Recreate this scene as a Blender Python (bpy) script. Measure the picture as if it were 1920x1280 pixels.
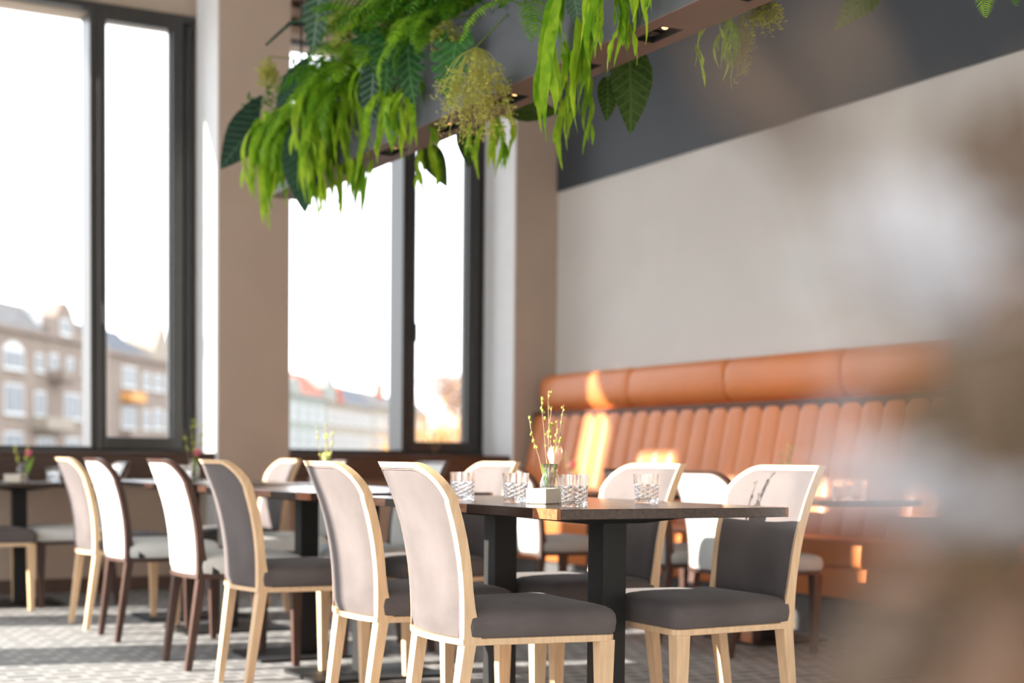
import bpy, math, random
from mathutils import Vector, Matrix
sc = bpy.context.scene
C = sc.collection
for o in list(bpy.data.objects):
    bpy.data.objects.remove(o)
PI = math.pi

# ------------------------------------------------------------------ camera, light, exposure
yaw, pitch, roll = 0.502238, -0.039492, 0.009134
F = Vector((math.sin(yaw)*math.cos(pitch), math.cos(yaw)*math.cos(pitch), math.sin(pitch)))
R0 = Vector((math.cos(yaw), -math.sin(yaw), 0.0))
U0 = R0.cross(F)
R = R0*math.cos(roll) + U0*math.sin(roll)
U = U0*math.cos(roll) - R0*math.sin(roll)
cd = bpy.data.cameras.new('camera')
cam = bpy.data.objects.new('camera', cd)
C.objects.link(cam)
m = Matrix((R, U, -F)).transposed().to_4x4()
m.translation = Vector((0, 0, 0.88))
cam.matrix_world = m
cd.sensor_width = 36.0
cd.lens = 51.52
cd.shift_y = 0.1722
cd.clip_start = 0.05
cd.clip_end = 2000
cd.dof.use_dof = True
cd.dof.focus_distance = 3.95
cd.dof.aperture_fstop = 2.0
sc.camera = cam

w = bpy.data.worlds.new('sky')
sc.world = w
w.use_nodes = True
nt = w.node_tree
bg = nt.nodes['Background']
tc = nt.nodes.new('ShaderNodeTexCoord')
sp = nt.nodes.new('ShaderNodeSeparateXYZ')
rp = nt.nodes.new('ShaderNodeValToRGB')
nt.links.new(tc.outputs['Generated'], sp.inputs[0])
nt.links.new(sp.outputs['Z'], rp.inputs[0])
nt.links.new(rp.outputs[0], bg.inputs[0])
rp.color_ramp.elements[0].position = 0.0
rp.color_ramp.elements[0].color = (0.98, 0.985, 1.0, 1)
rp.color_ramp.elements[1].position = 0.6
rp.color_ramp.elements[1].color = (0.78, 0.88, 1.0, 1)
SKY = 3.0
bg.inputs[1].default_value = SKY

sun_az, sun_el = math.radians(13), math.radians(18.0)
sd = bpy.data.lights.new('sun', 'SUN')
sd.energy = 15.5
sd.color = (1.0, 0.93, 0.83)
sd.angle = math.radians(0.6)
sun = bpy.data.objects.new('sun', sd)
C.objects.link(sun)
dirv = Vector((math.cos(sun_az)*math.cos(sun_el), -math.sin(sun_az)*math.cos(sun_el), -math.sin(sun_el)))
sun.rotation_euler = dirv.to_track_quat('-Z', 'Y').to_euler()
sun.location = (-8, 6, 8)

vs = sc.view_settings
vs.view_transform = 'Standard'
vs.look = 'None'
vs.gamma = 1.0
vs.use_curve_mapping = False
vs.exposure = 0.55

# ------------------------------------------------------------------ helpers
def tag(o, label=None, cat=None, group=None, kind=None):
    if label: o['label'] = label
    if cat: o['category'] = cat
    if group: o['group'] = group
    if kind: o['kind'] = kind
    return o

def empty(name, loc=(0, 0, 0), rz=0.0):
    o = bpy.data.objects.new(name, None)
    o.empty_display_size = 0.1
    C.objects.link(o)
    o.location = loc
    o.rotation_euler = (0, 0, rz)
    return o

def thing(name, label, cat, loc=(0, 0, 0), rz=0.0, group=None):
    return tag(empty(name, loc, rz), label, cat, group)

def put(name, mesh, parent=None, loc=(0, 0, 0), rot=(0, 0, 0), scale=None):
    o = bpy.data.objects.new(name, mesh)
    C.objects.link(o)
    if parent is not None: o.parent = parent
    o.location = loc
    o.rotation_euler = rot
    if scale is not None: o.scale = scale if hasattr(scale, '__len__') else (scale,)*3
    return o

class MB:
    def __init__(s):
        s.v = []; s.f = []
    def add(s, vs_, fs):
        n = len(s.v)
        s.v += [tuple(p) for p in vs_]
        s.f += [tuple(i+n for i in q) for q in fs]
        return s
    def box(s, a, b):
        x0, y0, z0 = a; x1, y1, z1 = b
        return s.add([(x0,y0,z0),(x1,y0,z0),(x1,y1,z0),(x0,y1,z0),(x0,y0,z1),(x1,y0,z1),(x1,y1,z1),(x0,y1,z1)],
                     [(0,3,2,1),(4,5,6,7),(0,1,5,4),(1,2,6,5),(2,3,7,6),(3,0,4,7)])
    def bar(s, p0, p1, a0, a1=None, b0=None, b1=None, up=(0, 1, 0)):
        """tapered rectangular bar; a along 'side', b along 'up'"""
        p0 = Vector(p0); p1 = Vector(p1)
        a1 = a0 if a1 is None else a1; b0 = a0 if b0 is None else b0; b1 = a1 if b1 is None else b1
        d = (p1-p0).normalized(); u = Vector(up); sdv = d.cross(u).normalized(); u = sdv.cross(d).normalized()
        vs_ = []
        for p, a, b in ((p0, a0, b0), (p1, a1, b1)):
            for i, j in ((-1,-1),(1,-1),(1,1),(-1,1)):
                vs_.append(p + sdv*(a*i/2) + u*(b*j/2))
        return s.add(vs_, [(0,3,2,1),(4,5,6,7),(0,1,5,4),(1,2,6,5),(2,3,7,6),(3,0,4,7)])
    def leg(s, top, bot, tw, bw):
        """vertical tapered post given axis-aligned sections"""
        vs_ = []
        for p, (a, b) in ((bot, bw), (top, tw)):
            for i, j in ((-1,-1),(1,-1),(1,1),(-1,1)):
                vs_.append((p[0]+a*i/2, p[1]+b*j/2, p[2]))
        return s.add(vs_, [(0,3,2,1),(4,5,6,7),(0,1,5,4),(1,2,6,5),(2,3,7,6),(3,0,4,7)])
    def loft(s, rings, closed=True, caps=True):
        n = len(rings[0]); base = len(s.v)
        for r in rings: s.v += [tuple(p) for p in r]
        for i in range(len(rings)-1):
            for j in range(n if closed else n-1):
                k = (j+1) % n
                s.f.append((base+i*n+j, base+i*n+k, base+(i+1)*n+k, base+(i+1)*n+j))
        if caps and closed:
            s.f.append(tuple(base+j for j in range(n-1, -1, -1)))
            s.f.append(tuple(base+(len(rings)-1)*n+j for j in range(n)))
        return s
    def tube(s, pts, r, n=6, caps=True):
        pts = [Vector(p) for p in pts]
        rs = r if hasattr(r, '__len__') else [r]*len(pts)
        rings = []
        ref = Vector((0.31, 0.17, 0.93))
        for i, p in enumerate(pts):
            d = (pts[min(i+1, len(pts)-1)] - pts[max(i-1, 0)])
            if d.length < 1e-9: d = Vector((0, 0, 1))
            d.normalize()
            a = d.cross(ref)
            if a.length < 1e-3: a = d.cross(Vector((1, 0, 0)))
            a.normalize(); b = d.cross(a)
            rings.append([p + (a*math.cos(2*PI*k/n) + b*math.sin(2*PI*k/n))*rs[i] for k in range(n)])
        return s.loft(rings, True, caps)
    def lathe(s, prof, n=24, c=(0, 0, 0), caps=True):
        rings = [[(c[0]+r*math.cos(2*PI*k/n), c[1]+r*math.sin(2*PI*k/n), c[2]+z) for k in range(n)] for r, z in prof]
        return s.loft(rings, True, caps)
    def prism(s, poly, fn, d0, d1):
        """poly list of (a,b); fn(a,b,d)->point"""
        n = len(poly)
        vs_ = [fn(a, b, d0) for a, b in poly] + [fn(a, b, d1) for a, b in poly]
        return s.add(vs_, [tuple(range(n-1, -1, -1)), tuple(range(n, 2*n))] + [(i, (i+1) % n, n+(i+1) % n, n+i) for i in range(n)])
    def ball(s, c, r, n=8, m_=5, sz=1.0):
        prof = [(max(1e-4, r*math.sin(PI*i/m_)), -r*sz*math.cos(PI*i/m_)) for i in range(m_+1)]
        return s.lathe(prof, n, c)
    def mesh(s, name, mat, smooth=False, fix=True):
        me = bpy.data.meshes.new(name)
        me.from_pydata(s.v, [], s.f)
        me.validate()
        if fix:
            import bmesh
            bm = bmesh.new(); bm.from_mesh(me)
            bmesh.ops.recalc_face_normals(bm, faces=bm.faces)
            bm.to_mesh(me); bm.free()
        if mat: me.materials.append(mat)
        if smooth:
            me.polygons.foreach_set('use_smooth', [True]*len(me.polygons))
        return me
    def build(s, name, mat, parent=None, smooth=False, bevel=0, seg=2, loc=(0, 0, 0), rot=(0, 0, 0), fix=True, sharp=None):
        o = put(name, s.mesh(name, mat, smooth, fix), parent, loc, rot)
        if sharp is not None:
            me = o.data
            me.polygons.foreach_set('use_smooth', [True]*len(me.polygons))
            me.set_sharp_from_angle(angle=math.radians(sharp))
        if bevel:
            b = o.modifiers.new('bevel', 'BEVEL'); b.width = bevel; b.segments = seg; b.limit_method = 'ANGLE'
            b.angle_limit = math.radians(40)
        return o

def boxobj(name, a, b, mat, parent=None, bevel=0):
    return MB().box(a, b).build(name, mat, parent, bevel=bevel)

def struct(name, mb, mat, **k):
    return tag(mb.build(name, mat, **k), kind='structure')

def copy_tree(o, parent=None, **k):
    c = o.copy(); C.objects.link(c)
    if parent is not None: c.parent = parent
    for ch in o.children: copy_tree(ch, c)
    return c

ORD = ['first', 'second', 'third', 'fourth', 'fifth', 'sixth', 'seventh', 'eighth', 'ninth', 'tenth', 'eleventh', 'twelfth',
       'thirteenth', 'fourteenth', 'fifteenth', 'sixteenth', 'seventeenth', 'eighteenth']

# ------------------------------------------------------------------ materials
def newmat(name):
    mt = bpy.data.materials.new(name); mt.use_nodes = True
    n = mt.node_tree; b = n.nodes['Principled BSDF']
    return mt, n, b

def mat(name, col, rough=0.6, metal=0.0, var=0.12, scale=8.0, stretch=(1, 1, 1), bump=0.0, bscale=None, sheen=0.0, spec=0.5, coat=0.0, col2=None, detail=4.0, emit=0.0):
    mt, n, b = newmat(name)
    b.inputs['Roughness'].default_value = rough
    b.inputs['Metallic'].default_value = metal
    b.inputs['Specular IOR Level'].default_value = spec
    if sheen:
        b.inputs['Sheen Weight'].default_value = sheen
        b.inputs['Sheen Roughness'].default_value = 0.4
    if coat:
        b.inputs['Coat Weight'].default_value = coat
        b.inputs['Coat Roughness'].default_value = 0.12
    t = n.nodes.new('ShaderNodeTexCoord'); mp = n.nodes.new('ShaderNodeMapping')
    mp.inputs['Scale'].default_value = stretch
    n.links.new(t.outputs['Object'], mp.inputs[0])
    no = n.nodes.new('ShaderNodeTexNoise'); no.inputs['Scale'].default_value = scale; no.inputs['Detail'].default_value = detail
    n.links.new(mp.outputs[0], no.inputs['Vector'])
    r = n.nodes.new('ShaderNodeValToRGB')
    c0 = tuple(max(0, c*(1-var)) for c in col); c1 = tuple(min(1, c*(1+var)) for c in (col2 or col))
    r.color_ramp.elements[0].position = 0.32; r.color_ramp.elements[0].color = (*c0, 1)
    r.color_ramp.elements[1].position = 0.68; r.color_ramp.elements[1].color = (*c1, 1)
    n.links.new(no.outputs['Fac'], r.inputs[0]); n.links.new(r.outputs[0], b.inputs['Base Color'])
    if bump:
        bn = n.nodes.new('ShaderNodeBump'); bn.inputs['Strength'].default_value = bump; bn.inputs['Distance'].default_value = 0.002
        n2 = n.nodes.new('ShaderNodeTexNoise'); n2.inputs['Scale'].default_value = bscale or scale*6
        n.links.new(mp.outputs[0], n2.inputs['Vector'])
        n.links.new(n2.outputs['Fac'], bn.inputs['Height']); n.links.new(bn.outputs[0], b.inputs['Normal'])
    if emit:
        b.inputs['Emission Color'].default_value = (*col, 1); b.inputs['Emission Strength'].default_value = emit
    return mt

def leafmat(name, c0, c1, scale=6.0, trans=0.35, rough=0.45, veins=None, vn=7.0):
    mt, n, b = newmat(name)
    t = n.nodes.new('ShaderNodeTexCoord')
    oi = n.nodes.new('ShaderNodeObjectInfo')
    no = n.nodes.new('ShaderNodeTexNoise'); no.inputs['Scale'].default_value = scale
    n.links.new(t.outputs['Object'], no.inputs['Vector'])
    ad = n.nodes.new('ShaderNodeMath'); ad.operation = 'ADD'
    mu = n.nodes.new('ShaderNodeMath'); mu.operation = 'MULTIPLY_ADD'; mu.inputs[1].default_value = 0.5; mu.inputs[2].default_value = -0.25
    n.links.new(oi.outputs['Random'], mu.inputs[0]); n.links.new(no.outputs['Fac'], ad.inputs[0]); n.links.new(mu.outputs[0], ad.inputs[1])
    r = n.nodes.new('ShaderNodeValToRGB')
    r.color_ramp.elements[0].position = 0.25; r.color_ramp.elements[0].color = (*c0, 1)
    r.color_ramp.elements[1].position = 0.75; r.color_ramp.elements[1].color = (*c1, 1)
    n.links.new(ad.outputs[0], r.inputs[0])
    colr = r.outputs[0]
    if veins:
        sx = n.nodes.new('ShaderNodeSeparateXYZ'); n.links.new(t.outputs['Object'], sx.inputs[0])
        def mth(op, a, b_=None):
            q = n.nodes.new('ShaderNodeMath'); q.operation = op
            for i_, v in enumerate((a, b_)):
                if v is None: continue
                if isinstance(v, (int, float)): q.inputs[i_].default_value = v
                else: n.links.new(v, q.inputs[i_])
            return q.outputs[0]
        ay = mth('ABSOLUTE', sx.outputs['Y'])
        ph = mth('SUBTRACT', mth('MULTIPLY', sx.outputs['X'], vn), mth('MULTIPLY', ay, vn*0.75))
        fr = mth('ABSOLUTE', mth('SUBTRACT', mth('FRACT', ph), 0.5))
        side_v = mth('LESS_THAN', fr, 0.085)
        mid_v = mth('LESS_THAN', ay, 0.016)
        vm = mth('MAXIMUM', side_v, mid_v)
        mxv = n.nodes.new('ShaderNodeMix'); mxv.data_type = 'RGBA'
        n.links.new(vm, mxv.inputs[0]); n.links.new(r.outputs[0], mxv.inputs[6]); mxv.inputs[7].default_value = (*veins, 1)
        colr = mxv.outputs[2]
    n.links.new(colr, b.inputs['Base Color'])
    b.inputs['Roughness'].default_value = rough
    b.inputs['Specular IOR Level'].default_value = 0.12
    tr = n.nodes.new('ShaderNodeBsdfTranslucent'); n.links.new(colr, tr.inputs[0])
    mx = n.nodes.new('ShaderNodeMixShader'); mx.inputs[0].default_value = trans
    n.links.new(b.outputs[0], mx.inputs[1]); n.links.new(tr.outputs[0], mx.inputs[2])
    n.links.new(mx.outputs[0], n.nodes['Material Output'].inputs[0])
    return mt

def glassmat(name, tint=(1, 1, 1), refl=0.06):
    """window pane: clear with a fresnel-like reflection, lets sun through"""
    mt, n, b = newmat(name); n.nodes.remove(b)
    tr = n.nodes.new('ShaderNodeBsdfTransparent'); tr.inputs[0].default_value = (*tint, 1)
    gl = n.nodes.new('ShaderNodeBsdfGlossy'); gl.inputs['Roughness'].default_value = 0.02
    lw = n.nodes.new('ShaderNodeLayerWeight'); lw.inputs[0].default_value = 0.12
    mx = n.nodes.new('ShaderNodeMixShader')
    sc_ = n.nodes.new('ShaderNodeMath'); sc_.operation = 'MULTIPLY'; sc_.inputs[1].default_value = 0.4
    n.links.new(lw.outputs['Fresnel'], sc_.inputs[0]); n.links.new(sc_.outputs[0], mx.inputs[0])
    n.links.new(tr.outputs[0], mx.inputs[1]); n.links.new(gl.outputs[0], mx.inputs[2])
    n.links.new(mx.outputs[0], n.nodes['Material Output'].inputs[0])
    return mt

MAT = {}
MAT['beige'] = mat('beige_paint', (0.42, 0.335, 0.265), 0.85, var=0.03, scale=3)
MAT['grey_wall'] = mat('warm_grey_paint', (0.60, 0.575, 0.54), 0.75, var=0.03, scale=2)
MAT['slate'] = mat('slate_paint', (0.036, 0.043, 0.053), 0.6, var=0.06, scale=2)
MAT['beam_grey'] = mat('grey_beam_paint', (0.075, 0.078, 0.09), 0.6, var=0.05, scale=4)
MAT['beam_brown'] = mat('brown_beam_underside', (0.15, 0.095, 0.075), 0.6, var=0.06, scale=4)
MAT['white'] = mat('white_paint', (0.8, 0.78, 0.74), 0.8, var=0.02)
MAT['frame'] = mat('anthracite_aluminium', (0.028, 0.027, 0.025), 0.38, var=0.1, scale=20, spec=0.5)
MAT['sill'] = mat('dark_brown_sill', (0.055, 0.028, 0.018), 0.42, var=0.25, scale=6, stretch=(1, 8, 8))
MAT['reveal'] = mat('white_pier_side', (0.74, 0.74, 0.74), 0.7, var=0.02)
MAT['rad'] = mat('radiator_panel', (0.45, 0.36, 0.28), 0.7, var=0.03)
MAT['base'] = mat('dark_baseboard', (0.10, 0.06, 0.045), 0.6, var=0.1)
MAT['ash'] = mat('pale_ash_wood', (0.66, 0.45, 0.27), 0.5, var=0.10, scale=14, stretch=(6, 6, 0.7), bump=0.1)
MAT['walnut'] = mat('dark_walnut_wood', (0.055, 0.027, 0.020), 0.42, var=0.3, scale=14, stretch=(6, 6, 0.7))
MAT['taupe'] = mat('taupe_velvet', (0.106, 0.090, 0.088), 0.9, var=0.18, scale=5, bump=0.25, bscale=260, sheen=0.10, spec=0.2)
MAT['white_fab'] = mat('off_white_upholstery', (0.66, 0.66, 0.63), 0.85, var=0.04, scale=6, bump=0.2, bscale=300, spec=0.2)
MAT['grey_fab'] = mat('light_grey_upholstery', (0.42, 0.43, 0.42), 0.85, var=0.05, scale=6, bump=0.2, bscale=300, spec=0.2)
MAT['piping'] = mat('taupe_piping', (0.12, 0.095, 0.09), 0.8)
MAT['piping_w'] = mat('pale_piping', (0.5, 0.5, 0.48), 0.8)
MAT['tag'] = mat('black_tag', (0.02, 0.02, 0.02), 0.7)
MAT['oak'] = mat('dark_oak_top', (0.034, 0.016, 0.010), 0.24, var=0.45, scale=9, stretch=(9, 0.8, 9), bump=0.05, coat=0.08, spec=0.4)
MAT['oak_end'] = mat('red_brown_end_grain', (0.26, 0.085, 0.03), 0.45, var=0.4, scale=60)
MAT['black'] = mat('black_steel', (0.010, 0.010, 0.010), 0.55, var=0.1, spec=0.35)
MAT['leather'] = mat('cognac_leather', (0.60, 0.19, 0.052), 0.42, var=0.05, scale=5, bump=0.08, bscale=160)
MAT['leather_seam'] = mat('dark_leather_seam', (0.10, 0.035, 0.018), 0.6)
MAT['plinth'] = mat('grey_plinth', (0.12, 0.12, 0.12), 0.7)
MAT['crate'] = mat('whitewashed_wood', (0.66, 0.60, 0.50), 0.7, var=0.08, scale=20, stretch=(1, 6, 6))
MAT['twig'] = mat('brown_twig', (0.27, 0.18, 0.10), 0.7, var=0.25, scale=60)
MAT['bud'] = mat('lime_buds', (0.42, 0.46, 0.06), 0.6, var=0.2, scale=80)
MAT['gold'] = mat('lamp_reflector', (0.5, 0.3, 0.15), 0.25, metal=0.8)
MAT['lamp_off'] = mat('unlit_lamp', (0.03, 0.03, 0.03), 0.3)
MAT['lamp_on'] = mat('warm_lamp', (1.0, 0.55, 0.22), 0.4, var=0.0, emit=2.5)
MAT['glasspane'] = glassmat('window_glass')
MAT['strap'] = leafmat('bright_strap_leaf', (0.13, 0.31, 0.012), (0.42, 0.60, 0.04), 9, 0.45)
MAT['dark_leaf'] = leafmat('dark_leaf', (0.004, 0.020, 0.009), (0.012, 0.048, 0.018), 14, 0.08, 0.5, veins=(0.03, 0.07, 0.04), vn=8)
MAT['olive_leaf'] = leafmat('olive_leaf', (0.018, 0.042, 0.008), (0.055, 0.095, 0.016), 12, 0.22, 0.45, veins=(0.065, 0.11, 0.025), vn=8)
MAT['monstera'] = leafmat('veined_leaf', (0.010, 0.05, 0.012), (0.035, 0.12, 0.025), 18, 0.2, 0.45, veins=(0.065, 0.17, 0.045), vn=7)
MAT['grey_leaf'] = leafmat('grey_green_leaf', (0.018, 0.05, 0.03), (0.10, 0.17, 0.11), 60, 0.15, 0.5, veins=(0.16, 0.24, 0.17), vn=8)
MAT['fern'] = leafmat('fern_green', (0.07, 0.21, 0.010), (0.28, 0.50, 0.03), 7, 0.48)
MAT['fern_dark'] = leafmat('fern_dark_green', (0.02, 0.09, 0.008), (0.08, 0.22, 0.015), 7, 0.4)
MAT['maiden'] = leafmat('yellow_maidenhair', (0.36, 0.36, 0.05), (0.56, 0.55, 0.15), 25, 0.35, 0.6)
MAT['stem'] = leafmat('green_stem', (0.12, 0.22, 0.03), (0.2, 0.3, 0.06), 8, 0.2)
MAT['tulip_leaf'] = leafmat('tulip_leaf', (0.16, 0.34, 0.03), (0.28, 0.46, 0.06), 10, 0.4)
MAT['blush'] = leafmat('blush_petal', (0.82, 0.50, 0.36), (0.9, 0.72, 0.58), 20, 0.35, 0.5)
MAT['pink'] = leafmat('pink_petal', (0.70, 0.16, 0.22), (0.85, 0.35, 0.36), 20, 0.35, 0.5)
MAT['pale'] = leafmat('pale_green_petal', (0.45, 0.52, 0.16), (0.62, 0.66, 0.28), 20, 0.3, 0.5)
MAT['white_petal'] = leafmat('white_petal', (0.88, 0.89, 0.93), (0.95, 0.95, 0.97), 20, 0.3, 0.5)
MAT['dry'] = leafmat('dry_brown_leaf', (0.10, 0.072, 0.055), (0.19, 0.14, 0.105), 20, 0.1, 0.8)
MAT['brown_glass'] = mat('brown_glazed_bottle', (0.16, 0.085, 0.045), 0.2, var=0.1)

def realglass(name, col=(1, 1, 1), rough=0.0):
    mt, n, b = newmat(name)
    b.inputs['Base Color'].default_value = (*col, 1)
    b.inputs['Transmission Weight'].default_value = 1.0
    b.inputs['Roughness'].default_value = rough
    b.inputs['IOR'].default_value = 1.45
    tr = n.nodes.new('ShaderNodeBsdfTransparent')
    mx = n.nodes.new('ShaderNodeMixShader'); mx.inputs[0].default_value = 0.15
    n.links.new(b.outputs[0], mx.inputs[1]); n.links.new(tr.outputs[0], mx.inputs[2])
    n.links.new(mx.outputs[0], n.nodes['Material Output'].inputs[0])
    return mt
MAT['crystal'] = realglass('cut_crystal')
MAT['bottle'] = realglass('bottle_glass', (0.97, 1.0, 0.98))

def carpetmat():
    mt, n, b = newmat('patterned_grey_carpet')
    t = n.nodes.new('ShaderNodeTexCoord'); mp = n.nodes.new('ShaderNodeMapping')
    mp.inputs['Rotation'].default_value = (0, 0, 0)
    n.links.new(t.outputs['Object'], mp.inputs[0])
    br = n.nodes.new('ShaderNodeTexBrick')
    br.offset = 0.5; br.squash = 0.5; br.squash_frequency = 2
    br.inputs['Color1'].default_value = (0.160, 0.158, 0.160, 1)
    br.inputs['Color2'].default_value = (0.215, 0.21, 0.205, 1)
    br.inputs['Mortar'].default_value = (0.295, 0.29, 0.28, 1)
    br.inputs['Scale'].default_value = 1.0
    br.inputs['Mortar Size'].default_value = 0.016
    br.inputs['Mortar Smooth'].default_value = 0.2
    br.inputs['Brick Width'].default_value = 0.17
    br.inputs['Row Height'].default_value = 0.095
    n.links.new(mp.outputs[0], br.inputs['Vector'])
    no = n.nodes.new('ShaderNodeTexNoise'); no.inputs['Scale'].default_value = 180
    n.links.new(t.outputs['Object'], no.inputs['Vector'])
    mx = n.nodes.new('ShaderNodeMix'); mx.data_type = 'RGBA'; mx.blend_type = 'OVERLAY'; mx.inputs[0].default_value = 0.35
    n.links.new(br.outputs['Color'], mx.inputs[6]); n.links.new(no.outputs['Color'], mx.inputs[7])
    hs = n.nodes.new('ShaderNodeHueSaturation'); hs.inputs['Saturation'].default_value = 0.25
    n.links.new(mx.outputs[2], hs.inputs['Color'])
    n.links.new(hs.outputs[0], b.inputs['Base Color'])
    b.inputs['Roughness'].default_value = 1.0
    b.inputs['Specular IOR Level'].default_value = 0.1
    bn = n.nodes.new('ShaderNodeBump'); bn.inputs['Strength'].default_value = 0.3; bn.inputs['Distance'].default_value = 0.004
    n.links.new(no.outputs['Fac'], bn.inputs['Height']); n.links.new(bn.outputs[0], b.inputs['Normal'])
    return mt
MAT['carpet'] = carpetmat()

# ------------------------------------------------------------------ the room
XL, XR, YB, YF, CH = -3.5, 5.53, -4.0, 9.65, 4.15
struct('floor', MB().box((XL-0.2, YB-0.2, -0.12), (XR+0.2, 10.2, 0.0)), MAT['carpet'])
struct('ceiling', MB().box((XL-0.3, YB-0.3, CH), (XR+0.3, 10.3, CH+0.15)), MAT['white'])
struct('wall_right', MB().box((XR, YB-0.2, 0), (XR+0.2, 10.15, CH)), MAT['grey_wall'])
struct('trim_1', MB().box((XR-0.015, YB, 2.857), (XR, 9.4, CH)), MAT['slate'])
# left wall: piers and lintel around tall windows (mostly out of frame, the sun comes through it)
lw = MB()
lw.box((XL-0.2, YB-0.2, 0), (XL, 10.15, 0.12)).box((XL-0.2, YB-0.2, 3.9), (XL, 10.15, CH))
for y0, y1 in ((YB-0.2, -3.3), (-0.9, -0.5), (0.75, 1.75), (6.15, 6.66), (7.47, 8.02), (8.99, 9.48), (9.93, 10.15)):  # widest pier added, unseen, to keep the sun off the near bouquet
    lw.box((XL-0.2, y0, 0.12), (XL, y1, 3.9))
lw.box((XL-0.2, YB, 3.74), (XL, 9.2, 3.95))  # unseen lower window head added to cut a sun patch on the banquette
struct('wall_left', lw, MAT['white'])
lm = MB()
for y in (3.2, 5.59):
    lm.box((XL-0.15, y-0.035, 0.12), (XL-0.05, y+0.035, 3.9))
struct('trim_2', lm, MAT['frame'])
# unseen wall behind the camera, openings added to let in sky light
bw = MB()
bw.box((XL-0.2, YB-0.2, 0), (XR+0.2, YB, 0.9)).box((XL-0.2, YB-0.2, 3.0), (XR+0.2, YB, CH))
for x0, x1 in ((XL-0.2, XL+0.5), (-1.2, 0.2), (1.8, XR+0.2)):
    bw.box((x0, YB-0.2, 0.9), (x1, YB, 3.0))
struct('wall_rear', bw, MAT['white'])

# window wall: recessed parapet, sill, piers
fw = MB()
fw.box((XL, 9.66, 0), (XR, 10.15, 0.90))
fw.box((XL, 9.95, 3.80), (XR, 10.15, CH))
struct('wall_front', fw, MAT['rad'])
struct('wall_pier', MB().box((2.953, 9.405, 0), (3.447, 10.45, CH)), MAT['beige'])  # outer end lengthened out of view to block sun from the corner pier
struct('wall_corner', MB().box((5.174, 9.405, 0), (XR, 10.15, CH)), MAT['beige'])
for k, x in enumerate((2.953, 5.174)):
    struct('trim_%d' % (9+k), MB().box((x-0.008, 9.406, 0.0), (x, 9.87, CH)), MAT['reveal'])  # pale liner panel added on this face, whiter than the beige front
for i, (x0, x1) in enumerate(((XL, 2.953), (3.447, 5.174))):
    s_ = MB().box((x0, 9.44, 0.735), (x1, 9.60, 0.885)).box((x0, 9.44, 0.885), (x1, 9.86, 0.91))
    struct('trim_%d' % (3+i), s_, MAT['sill'], bevel=0.004)
    struct('baseboard_%s' % ('left', 'right')[i], MB().box((x0, 9.63, 0), (x1, 9.66, 0.09)), MAT['base'])
# pair of beige slats and dark slots at the head of the right window
for k, (z0, z1) in enumerate(((3.815, 3.865), (3.93, 3.995), (4.05, 4.12))):
    struct('trim_%d' % (5+k), MB().box((3.447, 9.74, z0), (5.174, 9.95, z1)), MAT['beige'])
struct('trim_8', MB().box((3.447, 9.90, 3.80), (5.174, 9.96, CH)), MAT['black'])

def window(n, x0, x1, xm, side):
    """fixed pane x0..xm, deep mullion at xm, opening sash to x1"""
    root = tag(empty('window_%d' % n), kind='structure')
    f = MB()
    zb, zt = 0.905, 3.86
    yi, yo = 9.87, 10.10
    f.box((x0, yi, zb), (x0+0.06, yo, zt)).box((x1-0.05, yi+0.03, zb), (x1, yo, zt))
    f.box((x0, yi, zb), (x1, yo, zb+0.04)).box((x0, yi, zt-0.05), (x1, yo, zt))
    f.build('frame', MAT['frame'], root, bevel=0.004)
    MB().box((xm, yi-0.015, zb+0.03), (xm+0.055, yo, zt-0.04)).build('mullion', MAT['frame'], root, bevel=0.004)
    MB().box((x0+0.05, yo-0.02, zb+0.03), (xm+0.01, yo-0.012, zt-0.04)).build('pane', MAT['glasspane'], root)
    if n == 1: MB().box((-0.10, yi, zb+0.03), (0.10, yo, zt-0.04)).build('mullion', MAT['frame'], root)  # out-of-view bar added to split the sun patch on the banquette
    # sash
    a, b = xm+0.052, x1-0.085
    s = MB()
    s.box((a, yi-0.03, zb+0.02), (a+0.052, yi+0.05, zt-0.02)).box((b-0.075, yi-0.03, zb+0.02), (b, yi+0.05, zt-0.02))
    s.box((a+0.05, yi-0.03, zb+0.02), (b-0.07, yi+0.05, zb+0.105)).box((a+0.05, yi-0.03, zt-0.115), (b-0.07, yi+0.05, zt-0.02))
    sash = s.build('sash', MAT['frame'], root, bevel=0.005)
    g = MB()
    ia, ib, iz0, iz1 = a+0.052, b-0.075, zb+0.105, zt-0.115
    g.box((ia, yi+0.02, iz0), (ia+0.012, yi+0.06, iz1)).box((ib-0.012, yi+0.02, iz0), (ib, yi+0.06, iz1))
    g.build('glazing_bead', MAT['frame'], sash)
    MB().box((ia-0.01, yi+0.022, iz0-0.01), (ib+0.01, yi+0.03, iz1+0.01)).build('pane', MAT['glasspane'], sash)
    j = MB().box((b+0.002, yi+0.06, zb+0.02), (x1-0.04, yo, zt-0.02))
    j.build('jamb', MAT['black'], root)
    h = MB().box((a+0.02, yi-0.045, 1.76), (a+0.045, yi-0.028, 1.90)).box((a+0.024, yi-0.075, 1.85), (a+0.041, yi-0.04, 1.872)).box((a+0.024, yi-0.078, 1.74), (a+0.041, yi-0.062, 1.872))
    h.build('handle', MAT['frame'], sash, bevel=0.003)
    return root
window(1, -2.7, 2.93, 2.225, 1)  # unseen left run widened so the sun reaches pier and banquette
window(2, 3.447, 5.172, 4.482, 1)

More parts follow.
